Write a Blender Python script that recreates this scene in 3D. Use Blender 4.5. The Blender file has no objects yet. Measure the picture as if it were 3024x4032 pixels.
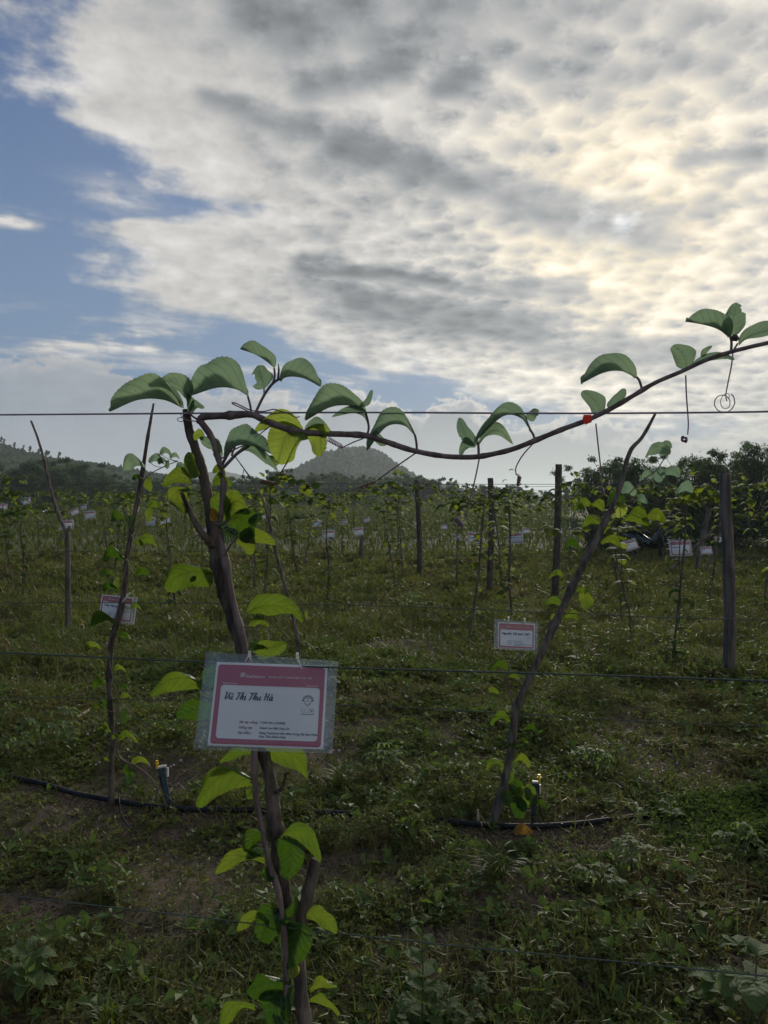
import bpy, bmesh, math, random
import numpy as np
from mathutils import Vector, Matrix

# ------------------------------------------------------------------ scene, camera
sc = bpy.context.scene
C = sc.collection
R = math.radians
F, CX, HY, EYE = 3030.0, 1512.0, 1960.0, 1.6      # photo focal (px), centre column, horizon row, eye height (m)
PITCH = math.atan((HY - 2016.0) / F)               # the lens looks about one degree below the horizon

cam_d = bpy.data.cameras.new('camera')
cam = bpy.data.objects.new('camera', cam_d)
C.objects.link(cam)
cam_d.sensor_fit = 'VERTICAL'
cam_d.sensor_height = 34.6
cam_d.lens = 34.6 * F / 4032.0
cam_d.clip_start = 0.02
cam_d.clip_end = 20000
cam.location = (0, 0, EYE)
cam.rotation_euler = (R(90) + PITCH, 0, 0)
sc.camera = cam

sc.render.engine = 'CYCLES'
sc.cycles.use_denoising = True
sc.cycles.use_adaptive_sampling = True
sc.cycles.adaptive_threshold = 0.02
sc.cycles.adaptive_min_samples = 8
sc.cycles.max_bounces = 6
sc.cycles.diffuse_bounces = 2
sc.cycles.glossy_bounces = 2
sc.cycles.transmission_bounces = 4
sc.cycles.transparent_max_bounces = 12
sc.cycles.volume_bounces = 0
sc.cycles.caustics_reflective = False
sc.cycles.caustics_refractive = False
sc.view_settings.view_transform = 'Standard'
sc.view_settings.look = 'None'
sc.view_settings.exposure = 0.0
sc.view_settings.gamma = 1.0
sc.view_settings.use_curve_mapping = False

CP, SP = math.cos(PITCH), math.sin(PITCH)
def ray(px, py):
    x, y = (px - CX) / F, -(py - 2016.0) / F
    return Vector((x, CP - y * SP, SP + y * CP))
def at(px, py, Y):                                   # the point seen at photo pixel (px, py), Y metres ahead
    d = ray(px, py)
    return Vector((0, 0, EYE)) + d * (Y / d.y)

# ------------------------------------------------------------------ small node language
class N:
    def __init__(s, nt): s.nt = nt
    def node(s, t, **kw):
        n = s.nt.nodes.new(t)
        for k, v in kw.items(): setattr(n, k, v)
        return n
    def put(s, sock, v):
        if isinstance(v, bpy.types.NodeSocket): s.nt.links.new(v, sock)
        elif v is not None: sock.default_value = v
    def m(s, op, a, b=None, c=None, clamp=False):
        n = s.node('ShaderNodeMath', operation=op, use_clamp=clamp)
        for i, v in enumerate((a, b, c)):
            if v is not None: s.put(n.inputs[i], v)
        return n.outputs[0]
    def add(s, a, b): return s.m('ADD', a, b)
    def sub(s, a, b): return s.m('SUBTRACT', a, b)
    def mul(s, a, b): return s.m('MULTIPLY', a, b)
    def div(s, a, b): return s.m('DIVIDE', a, b)
    def ma(s, a, b, c): return s.m('MULTIPLY_ADD', a, b, c)
    def step(s, v, a, b):                            # smoothstep, 0 at a, 1 at b
        n = s.node('ShaderNodeMapRange', interpolation_type='SMOOTHSTEP')
        for i, q in enumerate((v, a, b, 0.0, 1.0)): s.put(n.inputs[i], q)
        return n.outputs[0]
    def lin(s, v, a, b, c=0.0, d=1.0):
        n = s.node('ShaderNodeMapRange')
        for i, q in enumerate((v, a, b, c, d)): s.put(n.inputs[i], q)
        return n.outputs[0]
    def gauss(s, d, w):                              # exp(-(d/w)^2)
        q = s.m('POWER', s.m('ABSOLUTE', s.div(d, w)), 2.0)
        return s.m('EXPONENT', s.mul(q, -1.0))
    def mix(s, f, a, b, blend='MIX'):
        n = s.node('ShaderNodeMix', data_type='RGBA', blend_type=blend)
        s.put(n.inputs[0], f)
        for i, v in ((6, a), (7, b)):
            if isinstance(v, (tuple, list)): v = (*v[:3], 1.0)
            s.put(n.inputs[i], v)
        return n.outputs[2]
    def noise(s, vec, scale, detail=4.0, rough=0.5, dist=0.0, dims='3D'):
        n = s.node('ShaderNodeTexNoise', noise_dimensions=dims)
        if vec is not None: s.put(n.inputs['Vector'], vec)
        n.inputs['Scale'].default_value = scale
        n.inputs['Detail'].default_value = detail
        n.inputs['Roughness'].default_value = rough
        n.inputs['Distortion'].default_value = dist
        return n.outputs[0]
    def xyz(s, x, y, z=0.0):
        n = s.node('ShaderNodeCombineXYZ')
        for i, v in enumerate((x, y, z)): s.put(n.inputs[i], v)
        return n.outputs[0]
    def curve(s, v, pts, x0, x1, y0, y1):            # free curve through pts, in real units
        n = s.node('ShaderNodeFloatCurve')
        c = n.mapping.curves[0]
        n.mapping.extend = 'HORIZONTAL'
        pp = sorted(((p[0] - x0) / (x1 - x0), (p[1] - y0) / (y1 - y0)) for p in pts)
        while len(c.points) < len(pp): c.points.new(0.5, 0.5)
        for q, p in zip(c.points, pp): q.location = p; q.handle_type = 'AUTO_CLAMPED'
        n.mapping.update()
        s.put(n.inputs['Value'], s.lin(v, x0, x1))
        return s.ma(n.outputs[0], y1 - y0, y0)

# ------------------------------------------------------------------ sky
SUN_AZ, SUN_EL = math.atan((2430 - CX) / F), R(18.9)
SUN_DIR = Vector((math.sin(SUN_AZ) * math.cos(SUN_EL), math.cos(SUN_AZ) * math.cos(SUN_EL), math.sin(SUN_EL)))

world = bpy.data.worlds.new('World')
sc.world = world
world.use_nodes = True
wt = world.node_tree
wt.nodes.clear()
w = N(wt)
def AT(px, py):                                       # azimuth, tangent of elevation
    d = ray(px, py)
    return math.atan2(d.x, d.y), d.z / math.hypot(d.x, d.y)

geo = w.node('ShaderNodeTexCoord').outputs['Generated']
sep = w.node('ShaderNodeSeparateXYZ'); w.put(sep.inputs[0], geo)
X, Y, Z = sep.outputs
hor = w.m('SQRT', w.add(w.mul(X, X), w.mul(Y, Y)))
az = w.m('ARCTAN2', X, Y)
el = w.div(Z, w.m('MAXIMUM', hor, 0.02))
# the cloud deck seen in perspective, its streaks lying about 27 degrees off the view
zz = w.add(w.m('MAXIMUM', Z, 0.0), 0.22)
pu, pv = w.div(X, zz), w.div(Y, zz)
ca, sa = math.cos(R(27)), math.sin(R(27))
su = w.add(w.mul(pu, ca), w.mul(pv, sa))
sv = w.sub(w.mul(pv, ca), w.mul(pu, sa))
streak = w.xyz(w.mul(su, 0.42), sv, 0.0)
deck = w.xyz(pu, pv, 0.0)
n_big = w.noise(streak, 1.5, 2.0, 0.55, 0.0, '2D')
n_mid = w.noise(streak, 4.6, 4.5, 0.55, 0.0, '2D')
n_fine = w.noise(deck, 11.0, 5.0, 0.60, 0.0, '2D')
n_ang = w.noise(w.xyz(w.mul(az, 1.0), w.mul(el, 1.5)), 9.0, 4.5, 0.62, 0.0, '2D')
vor = w.node('ShaderNodeTexVoronoi', feature='F1', voronoi_dimensions='2D')
w.put(vor.inputs['Vector'], w.xyz(w.ma(n_fine, 0.10, pu), w.ma(n_mid, 0.10, pv)))
vor.inputs['Scale'].default_value = 15.0
cell = vor.outputs['Distance']

# the left edge of the cloud sheet: azimuth as a curve of elevation
edge = [(60,-300),(100,0),(170,190),(110,340),(330,480),(480,590),(640,680),(720,760),(930,825),(700,868),(330,905),(420,960),
        (430,1030),(340,1090),(400,1150),(520,1195),(760,1255),(980,1310),(1170,1360),(1310,1405),(1450,1450),(1640,1500),
        (1830,1550),(2040,1585),(2320,1620),(2700,1650)]
pts = [(AT(*p)[1], AT(*p)[0]) for p in edge]
a_edge = w.curve(el, pts, 0.0, 0.8, -1.0, 1.0)
wob = w.add(w.mul(w.sub(n_ang, 0.5), 0.30), w.mul(w.sub(n_mid, 0.5), 0.30))
d_edge = w.add(w.sub(az, a_edge), wob)
sheet = w.step(d_edge, -0.045, 0.085)
# behind the viewer the sheet breaks up
far_az = w.m('ABSOLUTE', az)
back = w.step(far_az, 1.5, 2.3)
broken = w.step(n_big, 0.30, 0.50)
sheet = w.m('MULTIPLY', sheet, w.sub(1.0, w.mul(back, w.sub(1.0, broken))))
# wisps over the blue on the left
def lobe(px, py, wa, we):
    a0, e0 = AT(px, py)
    q = w.add(w.m('POWER', w.div(w.sub(az, a0), wa), 2.0), w.m('POWER', w.div(w.sub(el, e0), we), 2.0))
    return w.m('EXPONENT', w.mul(q, -1.0))
wisp = w.mul(w.step(w.add(n_mid, w.mul(n_ang, 0.5)), 0.70, 0.95),
             w.m('MAXIMUM', w.m('MAXIMUM', lobe(160, 880, 0.09, 0.014), w.m('MAXIMUM', lobe(330, 1330, 0.20, 0.030), lobe(1250, 1490, 0.10, 0.025))), w.m('MAXIMUM', w.mul(lobe(430, 780, 0.06, 0.02), 0.6), lobe(60, 1310, 0.05, 0.012))))
sheet = w.m('MAXIMUM', sheet, w.mul(wisp, 1.5), clamp=True)
# low bank of cumulus along the horizon
bank = [(-2000,1420),(-300,1385),(0,1390),(250,1392),(450,1425),(640,1462),(760,1500),(1000,1520),(1180,1560),(1290,1530),(1420,1515),(1530,1550),(1640,1575),
        (1720,1535),(1840,1530),(1890,1610),(2050,1640),(2300,1660),(3024,1690),(5000,1500)]
bt = [AT(*p) for p in bank]
e_bank = w.curve(az, bt, -1.2, 1.2, 0.0, 0.6)
puff = w.add(w.mul(w.sub(n_ang, 0.5), 0.05), w.mul(w.sub(w.noise(w.xyz(az, w.mul(el, 1.6)), 34.0, 3.0, 0.6, 0.0, '2D'), 0.5), 0.045))
d_bank = w.sub(w.add(w.sub(e_bank, el), puff), 0.006)
low = w.step(d_bank, -0.002, 0.008)

# clear sky
sky = w.node('ShaderNodeTexSky', sky_type='NISHITA')
sky.sun_disc = False
sky.sun_elevation = SUN_EL
sky.sun_rotation = SUN_AZ
sky.air_density = 1.0
sky.dust_density = 1.0
sky.ozone_density = 1.5
clear = w.mix(1.0, sky.outputs[0], (0.048, 0.054, 0.068), 'MULTIPLY')
thick = w.sub(1.0, w.step(el, 0.05, 0.58))            # moist air pales the blue towards the horizon
clear = w.mix(w.mul(thick, 0.9), clear, (0.25, 0.345, 0.45))
clear = w.mix(0.45, clear, (0.115, 0.195, 0.375))

# light inside the clouds
cosun = w.node('ShaderNodeVectorMath', operation='DOT_PRODUCT')
w.put(cosun.inputs[0], geo); cosun.inputs[1].default_value = SUN_DIR
ang = w.m('ARCCOSINE', w.m('MINIMUM', cosun.outputs['Value'], 1.0))
def capsule(p, q, wid):
    (ax, ay), (bx, by) = AT(*p), AT(*q)
    dx, dy = bx - ax, by - ay
    L2 = dx * dx + dy * dy
    ux, uy = w.sub(az_w, ax), w.sub(el_w, ay)
    t = w.m('DIVIDE', w.add(w.mul(ux, dx), w.mul(uy, dy)), L2, clamp=True)
    ex, ey = w.sub(ux, w.mul(t, dx)), w.sub(uy, w.mul(t, dy))
    return w.gauss(w.m('SQRT', w.add(w.mul(ex, ex), w.mul(ey, ey))), wid)
az_w = w.add(az, w.mul(w.sub(n_big, 0.5), 0.10))
el_w = w.add(w.add(el, w.mul(w.sub(n_mid, 0.5), 0.06)), w.mul(w.sub(n_fine, 0.5), 0.022))
dark = None
for p, q, wd, k in [((800,350),(1350,590),0.020,0.6), ((1300,560),(1950,790),0.034,0.95), ((1950,790),(2540,930),0.038,1.0), ((1500,700),(2300,880),0.02,0.6),
                    ((1180,1070),(1700,1090),0.018,1.0), ((1700,1100),(2250,1150),0.018,0.8), ((1350,1190),(2050,1290),0.030,1.0), ((1200,1140),(1800,1200),0.012,0.7),
                    ((2000,1330),(2700,1400),0.026,0.8), ((1150,310),(1500,240),0.028,0.6), ((1650,330),(1790,290),0.022,0.8),
                    ((2300,330),(2750,200),0.045,0.5), ((2650,610),(2950,590),0.015,0.8), ((1000,40),(2600,-60),0.07,0.55), ((1900,180),(2100,330),0.03,0.5), ((2700,700),(2850,690),0.012,0.6), ((2650,830),(2760,850),0.012,0.6)]:
    g = w.mul(capsule(p, q, wd), k)
    dark = g if dark is None else w.m('MAXIMUM', dark, g)
dark = w.m('MULTIPLY', dark, w.lin(n_mid, 0.3, 0.6, 0.85, 1.05), clamp=True)
# fine ripples, strongest towards the sun
glow = w.add(w.mul(w.gauss(ang, 0.40), 0.20), w.mul(w.gauss(ang, 0.16), 0.30))
near = w.gauss(w.sub(ang, 0.08), 0.36)
rip = w.add(w.mul(w.mul(w.sub(cell, 0.42), 0.48), w.lin(near, 0.0, 1.0, 0.12, 1.0)), w.mul(w.sub(n_fine, 0.5), 0.80))
rip = w.mul(w.mul(rip, w.lin(dark, 0.15, 0.9, 1.0, 0.30)), w.lin(w.gauss(w.sub(ang, 0.08), 0.42), 0.0, 1.0, 0.35, 1.0))
rim = w.mul(w.mul(sheet, w.sub(1.0, w.step(d_edge, 0.03, 0.22))), 0.10)
lum = w.add(w.add(0.535, rim), w.add(w.mul(w.sub(n_big, 0.5), 0.40), w.mul(w.sub(n_mid, 0.5), w.mul(w.lin(dark, 0.1, 0.9, 0.40, 0.10), w.lin(near, 0.0, 0.8, 1.4, 0.55)))))
lum = w.add(lum, w.add(rip, glow))
lum = w.sub(lum, w.mul(dark, w.lin(w.gauss(ang, 0.2), 0, 1, 0.37, 0.46)))
lum = w.mul(lum, w.lin(ang, 0.9, 2.4, 1.0, 1.3))        # clouds facing the low sun are front lit
lum = w.m('MAXIMUM', lum, 0.20)
# the sun behind a thin gap
gap = w.mul(w.gauss(ang, 0.046), w.step(n_fine, 0.42, 0.72))
ctint = w.mix(w.step(lum, 0.30, 0.62), (0.95, 0.985, 1.02), (1.005, 0.975, 0.935))
ctint = w.mix(w.m('MULTIPLY', w.gauss(ang, 0.22), w.step(lum, 0.5, 0.85)), ctint, (1.10, 0.97, 0.74))
ccol = w.mix(1.0, ctint, w.xyz(lum, lum, lum), 'MULTIPLY')
ccol = w.mix(w.mul(gap, 0.6), ccol, (0.90, 0.95, 0.98))
ccol = w.mix(w.mul(w.gauss(ang, 0.006), 0.6), ccol, (1.1, 1.1, 1.06))
# lower bank: bright crests, grey body
crest = w.mul(w.sub(1.0, w.step(d_bank, 0.0, 0.022)), w.lin(az, -0.35, 0.0, 0.55, 1.0))
lowl = w.add(w.add(0.395, w.mul(crest, w.lin(az, -0.2, -0.05, 0.22, 0.42))), w.add(w.mul(w.sub(n_ang, 0.5), 0.20), w.mul(w.sub(n_fine, 0.5), 0.10)))
lowc = w.mix(1.0, w.mix(crest, (0.955, 0.985, 1.035), (1.06, 0.96, 0.84)), w.xyz(lowl, lowl, lowl), 'MULTIPLY')

col = w.mix(w.mul(sheet, 0.985), clear, ccol)
col = w.mix(w.mul(low, w.lin(az, -0.5, 0.1, 0.68, 0.88)), col, lowc)
hz = w.sub(1.0, w.step(el, 0.02, 0.14))
hazec = w.mix(w.step(az, -0.3, 0.35), (0.36, 0.39, 0.44), (0.47, 0.455, 0.425))
col = w.mix(w.mul(hz, 0.75), col, hazec)
bg = w.node('ShaderNodeBackground')
w.put(bg.inputs[0], col)
bg.inputs[1].default_value = 1.0
wo = w.node('ShaderNodeOutputWorld')
wt.links.new(bg.outputs[0], wo.inputs[0])
world.cycles.sampling_method = 'MANUAL'
world.cycles.sample_map_resolution = 512

# ------------------------------------------------------------------ sun, veiled by cloud
sun_d = bpy.data.lights.new('sun', 'SUN')
sun_d.energy = 2.6
sun_d.angle = R(9)
sun_d.color = (1.0, 0.93, 0.80)
sun = bpy.data.objects.new('sun', sun_d)
C.objects.link(sun)
sun.rotation_euler = (-SUN_DIR).to_track_quat('-Z', 'Y').to_euler()
# ------------------------------------------------------------------ materials
def material(name):
    m = bpy.data.materials.new(name)
    m.use_nodes = True
    nt = m.node_tree
    p = nt.nodes['Principled BSDF']
    return m, N(nt), p, nt.nodes['Material Output']

def bump(n, p, h, strength, dist=0.01):
    b = n.node('ShaderNodeBump')
    b.inputs['Strength'].default_value = strength
    b.inputs['Distance'].default_value = dist
    n.put(b.inputs['Height'], h)
    n.put(p.inputs['Normal'], b.outputs[0])

def tint_of(n):                                        # the per-piece colour spread carried by the mesh
    a = n.node('ShaderNodeAttribute', attribute_name='tint')
    return a.outputs['Fac']

def leaf_mat(name, base, trans, base2=None, trans2=None, gloss=0.35, mixf=0.5, veins=True, spec=0.4, vary='object', patchy=None):
    m, n, p, out = material(name)
    if vary == 'mesh': r = tint_of(n)
    else: r = n.node('ShaderNodeObjectInfo').outputs['Random']
    tc = n.node('ShaderNodeTexCoord')
    patch = n.noise(tc.outputs['Object'], 26.0 if veins else 18.0, 4.0 if veins else 2.0, 0.65)
    f = n.m('ADD', n.mul(r, 0.75), n.mul(n.sub(patch, 0.4), 1.0), clamp=True)
    cb = n.mix(f, base, base2 or base)
    ct = n.mix(f, trans, trans2 or trans)
    if patchy:                                          # stands of another weed, browner, in patches
        pk = n.step(n.add(n.mul(n.noise(tc.outputs['Object'], 1.1, 3.0, 0.6), 0.85), n.mul(r, 0.15)), 0.47, 0.60)
        cb = n.mix(n.mul(pk, 0.6), cb, patchy); ct = n.mix(n.mul(pk, 0.6), ct, tuple(c * 1.5 for c in patchy))
    if veins:
        s = n.node('ShaderNodeSeparateXYZ'); n.put(s.inputs[0], tc.outputs['UV'])
        u, v = s.outputs[0], n.m('ABSOLUTE', n.sub(s.outputs[1], 0.5))
        ribs = n.m('ABSOLUTE', n.sub(n.m('FRACT', n.sub(n.mul(u, 6.0), n.mul(v, 4.2))), 0.5))
        vein = n.m('MAXIMUM', n.sub(1.0, n.step(ribs, 0.02, 0.10)), n.sub(1.0, n.step(v, 0.012, 0.035)))
        cb = n.mix(n.mul(vein, 0.45), cb, (base[0] * 2.4, base[1] * 1.9, base[2] * 2.4))
        ct = n.mix(n.mul(vein, 0.45), ct, (trans[0] * 0.35, trans[1] * 0.42, trans[2] * 0.35))
        spot = n.step(n.noise(tc.outputs['Object'], 75.0, 2.0, 0.5), 0.70, 0.76)   # insect marks
        cb = n.mix(n.mul(spot, 0.7), cb, (0.07, 0.045, 0.02)); ct = n.mix(n.mul(spot, 0.6), ct, (0.06, 0.035, 0.01))
        bump(n, p, n.add(n.mul(ribs, 1.0), n.mul(patch, 1.2)), 0.8, 0.006)
    n.put(p.inputs['Base Color'], cb)
    p.inputs['Roughness'].default_value = gloss
    p.inputs['Specular IOR Level'].default_value = spec
    t = n.node('ShaderNodeBsdfTranslucent')
    n.put(t.inputs[0], ct)
    mx = n.node('ShaderNodeMixShader'); mx.inputs[0].default_value = mixf
    n.nt.links.new(p.outputs[0], mx.inputs[1]); n.nt.links.new(t.outputs[0], mx.inputs[2])
    n.nt.links.new(mx.outputs[0], out.inputs[0])
    return m

def rough_mat(name, a, b, scale, rough=0.9, bmp=0.6, dist=0.004, stretch=(1, 1, 1), detail=5.0, spec=0.25):
    m, n, p, out = material(name)
    tc = n.node('ShaderNodeTexCoord').outputs['Object']
    mp = n.node('ShaderNodeMapping'); n.put(mp.inputs[0], tc); mp.inputs['Scale'].default_value = stretch
    k = n.noise(mp.outputs[0], scale, detail, 0.65)
    n.put(p.inputs['Base Color'], n.mix(n.step(k, 0.35, 0.68), a, b))
    p.inputs['Roughness'].default_value = rough
    p.inputs['Specular IOR Level'].default_value = spec
    if bmp: bump(n, p, k, bmp, dist)
    return m

ORD = 'first second third fourth fifth sixth seventh eighth ninth tenth eleventh twelfth thirteenth fourteenth fifteenth sixteenth seventeenth eighteenth nineteenth twentieth'.split()
M = {}
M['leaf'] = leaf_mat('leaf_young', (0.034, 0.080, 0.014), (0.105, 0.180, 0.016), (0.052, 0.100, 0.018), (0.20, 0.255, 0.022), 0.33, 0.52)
M['leaf_high_glare'] = leaf_mat('leaf_top_glare', (0.085, 0.135, 0.098), (0.14, 0.225, 0.145), (0.11, 0.165, 0.11), (0.21, 0.30, 0.165), 0.5, 0.62, True, 0.25)  # upper leaves: veiling lens glare put into the colour as a paler grey-green
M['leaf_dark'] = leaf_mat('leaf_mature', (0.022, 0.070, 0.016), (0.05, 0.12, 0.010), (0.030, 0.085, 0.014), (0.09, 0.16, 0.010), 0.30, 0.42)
M['leaf_pale'] = leaf_mat('leaf_thin', (0.075, 0.125, 0.020), (0.25, 0.34, 0.045), (0.095, 0.14, 0.022), (0.34, 0.40, 0.06), 0.40, 0.60)
M['leaf_shiny'] = leaf_mat('leaf_glossy', (0.045, 0.095, 0.040), (0.05, 0.10, 0.02), (0.06, 0.11, 0.05), (0.06, 0.12, 0.02), 0.20, 0.25, True, 0.9)
M['leaf_dead'] = leaf_mat('leaf_yellowed', (0.28, 0.15, 0.02), (0.35, 0.20, 0.02), None, None, 0.55, 0.35)
M['leaf_far'] = leaf_mat('leaf_row', (0.050, 0.095, 0.022), (0.17, 0.24, 0.02), (0.090, 0.135, 0.026), (0.31, 0.36, 0.04), 0.65, 0.50, False, 0.06, 'mesh')
M['weed'] = leaf_mat('weed_leaf', (0.070, 0.096, 0.030), (0.15, 0.19, 0.030), (0.150, 0.160, 0.058), (0.24, 0.25, 0.048), 0.55, 0.38, False, 0.15, 'mesh', (0.105, 0.078, 0.036))
M['weed_green'] = leaf_mat('weed_fresh', (0.060, 0.102, 0.032), (0.11, 0.175, 0.024), (0.095, 0.145, 0.042), (0.13, 0.20, 0.026), 0.55, 0.42, False, 0.14, 'mesh')
M['grass'] = leaf_mat('grass_blade', (0.058, 0.090, 0.022), (0.10, 0.15, 0.016), (0.110, 0.130, 0.032), (0.17, 0.21, 0.026), 0.50, 0.42, False, 0.25, 'mesh', (0.13, 0.115, 0.045))
M['grass_far'] = leaf_mat('grass_far', (0.046, 0.064, 0.018), (0.07, 0.10, 0.012), (0.080, 0.095, 0.028), (0.12, 0.14, 0.02), 0.6, 0.42, False, 0.1, 'mesh')
M['dry'] = leaf_mat('dry_straw', (0.085, 0.066, 0.036), (0.05, 0.04, 0.02), (0.19, 0.155, 0.095), (0.08, 0.06, 0.03), 0.8, 0.2, False, 0.1, 'mesh')
M['acacia'] = leaf_mat('tree_leaf', (0.034, 0.062, 0.036), (0.05, 0.09, 0.03), (0.066, 0.108, 0.056), (0.10, 0.15, 0.045), 0.6, 0.38, False, 0.15, 'mesh')
M['broad'] = leaf_mat('broad_weed_leaf', (0.080, 0.135, 0.045), (0.20, 0.31, 0.07), (0.11, 0.17, 0.062), (0.26, 0.37, 0.09), 0.50, 0.50, True, 0.25)
M['bark'] = rough_mat('stake_bark', (0.055, 0.048, 0.043), (0.190, 0.165, 0.142), 42, 0.9, 1.0, 0.010, (1, 1, 0.22))
M['bark_dark'] = rough_mat('dark_bark', (0.032, 0.026, 0.023), (0.135, 0.112, 0.094), 46, 0.9, 1.0, 0.010, (1, 1, 0.25))
M['post'] = rough_mat('post_wood', (0.060, 0.053, 0.047), (0.185, 0.162, 0.142), 22, 0.92, 1.0, 0.014, (1, 1, 0.10))
M['stem'] = rough_mat('vine_stem', (0.085, 0.062, 0.064), (0.190, 0.150, 0.145), 60, 0.6, 0.4, 0.002, (1, 1, 0.3))
M['stem_green'] = rough_mat('green_stem', (0.070, 0.085, 0.035), (0.115, 0.115, 0.050), 60, 0.6, 0.2, 0.002)
M['tendril'] = rough_mat('tendril', (0.17, 0.10, 0.16), (0.26, 0.17, 0.20), 60, 0.55, 0)
M['tendril_dry'] = rough_mat('tendril_dry', (0.10, 0.055, 0.040), (0.19, 0.12, 0.09), 90, 0.7, 0)
M['trunk'] = rough_mat('tree_bark', (0.035, 0.030, 0.026), (0.075, 0.065, 0.055), 9, 0.95, 0.6, 0.02)
M['wire'] = rough_mat('wire_coated', (0.16, 0.14, 0.20), (0.24, 0.21, 0.28), 40, 0.5, 0.2, 0.001, (1, 1, 1), 2.0, 0.5)
M['wire_green'] = rough_mat('wire_green', (0.045, 0.066, 0.055), (0.085, 0.11, 0.095), 200, 0.85, 0.4, 0.001, (1, 1, 1), 2.0, 0.12)
M['hose'] = rough_mat('black_hose', (0.010, 0.012, 0.015), (0.024, 0.027, 0.032), 30, 0.62, 0.1, 0.001, (1, 1, 1), 3.0, 0.16)
M['plastic_blue'] = rough_mat('emitter_plastic', (0.030, 0.060, 0.075), (0.060, 0.100, 0.115), 40, 0.45, 0.1, 0.001)
M['yellow'] = rough_mat('yellow_plastic', (0.60, 0.38, 0.02), (0.75, 0.50, 0.03), 60, 0.45, 0)
M['tie'] = rough_mat('white_tie', (0.55, 0.55, 0.52), (0.72, 0.72, 0.70), 60, 0.45, 0)
M['stick_pale'] = rough_mat('peeled_stick', (0.20, 0.14, 0.10), (0.52, 0.42, 0.34), 26, 0.8, 0.4, 0.002, (1, 1, 0.4))
M['paper'] = rough_mat('card_paper', (0.84, 0.85, 0.87), (0.89, 0.90, 0.91), 9, 0.75, 0)
M['ink'] = rough_mat('dark_ink', (0.035, 0.040, 0.050), (0.055, 0.060, 0.070), 60, 0.7, 0)
M['ink_red'] = rough_mat('red_ink', (0.22, 0.10, 0.13), (0.28, 0.13, 0.16), 60, 0.7, 0)
M['ink_pale'] = rough_mat('pale_ink', (0.42, 0.44, 0.45), (0.50, 0.52, 0.52), 60, 0.7, 0)
M['ink_white'] = rough_mat('white_ink', (0.72, 0.62, 0.66), (0.80, 0.72, 0.75), 60, 0.7, 0)
M['maroon'] = rough_mat('maroon_band', (0.42, 0.062, 0.115), (0.47, 0.075, 0.13), 9, 0.7, 0)
M['rust'] = rough_mat('red_band', (0.42, 0.085, 0.075), (0.48, 0.105, 0.09), 9, 0.7, 0)
M['scrub'] = leaf_mat('hill_scrub_leaf', (0.036, 0.062, 0.030), (0.04, 0.07, 0.02), (0.060, 0.090, 0.040), (0.06, 0.09, 0.025), 0.7, 0.3, False, 0.1, 'mesh')
M['flower'] = rough_mat('mimosa_flower', (0.42, 0.26, 0.40), (0.62, 0.45, 0.58), 200, 0.8, 0.6, 0.002)
M['flower_white'] = rough_mat('white_bloom', (0.50, 0.46, 0.46), (0.70, 0.66, 0.66), 200, 0.8, 0.3, 0.002)

m, n, p, out = material('laminate_film')               # clear pouch: mostly see-through, catches the sky
tr = n.node('ShaderNodeBsdfTransparent'); tr.inputs[0].default_value = (0.955, 0.97, 0.98, 1)
gl = n.node('ShaderNodeBsdfGlossy'); gl.inputs['Roughness'].default_value = 0.16
tcx = n.node('ShaderNodeTexCoord').outputs['Object']
bmp = n.node('ShaderNodeBump'); bmp.inputs['Strength'].default_value = 0.12; bmp.inputs['Distance'].default_value = 0.003
n.put(bmp.inputs['Height'], n.noise(tcx, 14.0, 1.0, 0.5)); n.put(gl.inputs['Normal'], bmp.outputs[0])
df = n.node('ShaderNodeBsdfDiffuse'); df.inputs[0].default_value = (0.45, 0.60, 0.74, 1)
scr = n.step(n.noise(tcx, 26.0, 2.0, 0.5), 0.50, 0.75)
m1 = n.node('ShaderNodeMixShader'); n.put(m1.inputs[0], n.ma(scr, 0.03, 0.12))
n.nt.links.new(tr.outputs[0], m1.inputs[1]); n.nt.links.new(df.outputs[0], m1.inputs[2])
m2 = n.node('ShaderNodeMixShader')
fr = n.node('ShaderNodeLayerWeight'); fr.inputs[0].default_value = 0.25
n.put(m2.inputs[0], n.lin(fr.outputs['Fresnel'], 0.0, 1.0, 0.03, 0.5))
n.nt.links.new(m1.outputs[0], m2.inputs[1]); n.nt.links.new(gl.outputs[0], m2.inputs[2])
n.nt.links.new(m2.outputs[0], out.inputs[0])
M['film'] = m

m, n, p, out = material('red_tape')
p.inputs['Base Color'].default_value = (0.80, 0.10, 0.06, 1); p.inputs['Roughness'].default_value = 0.4
t = n.node('ShaderNodeBsdfTranslucent'); t.inputs[0].default_value = (0.95, 0.17, 0.12, 1)
mx = n.node('ShaderNodeMixShader'); mx.inputs[0].default_value = 0.6
n.nt.links.new(p.outputs[0], mx.inputs[1]); n.nt.links.new(t.outputs[0], mx.inputs[2]); n.nt.links.new(mx.outputs[0], out.inputs[0])
M['tape'] = m

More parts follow.
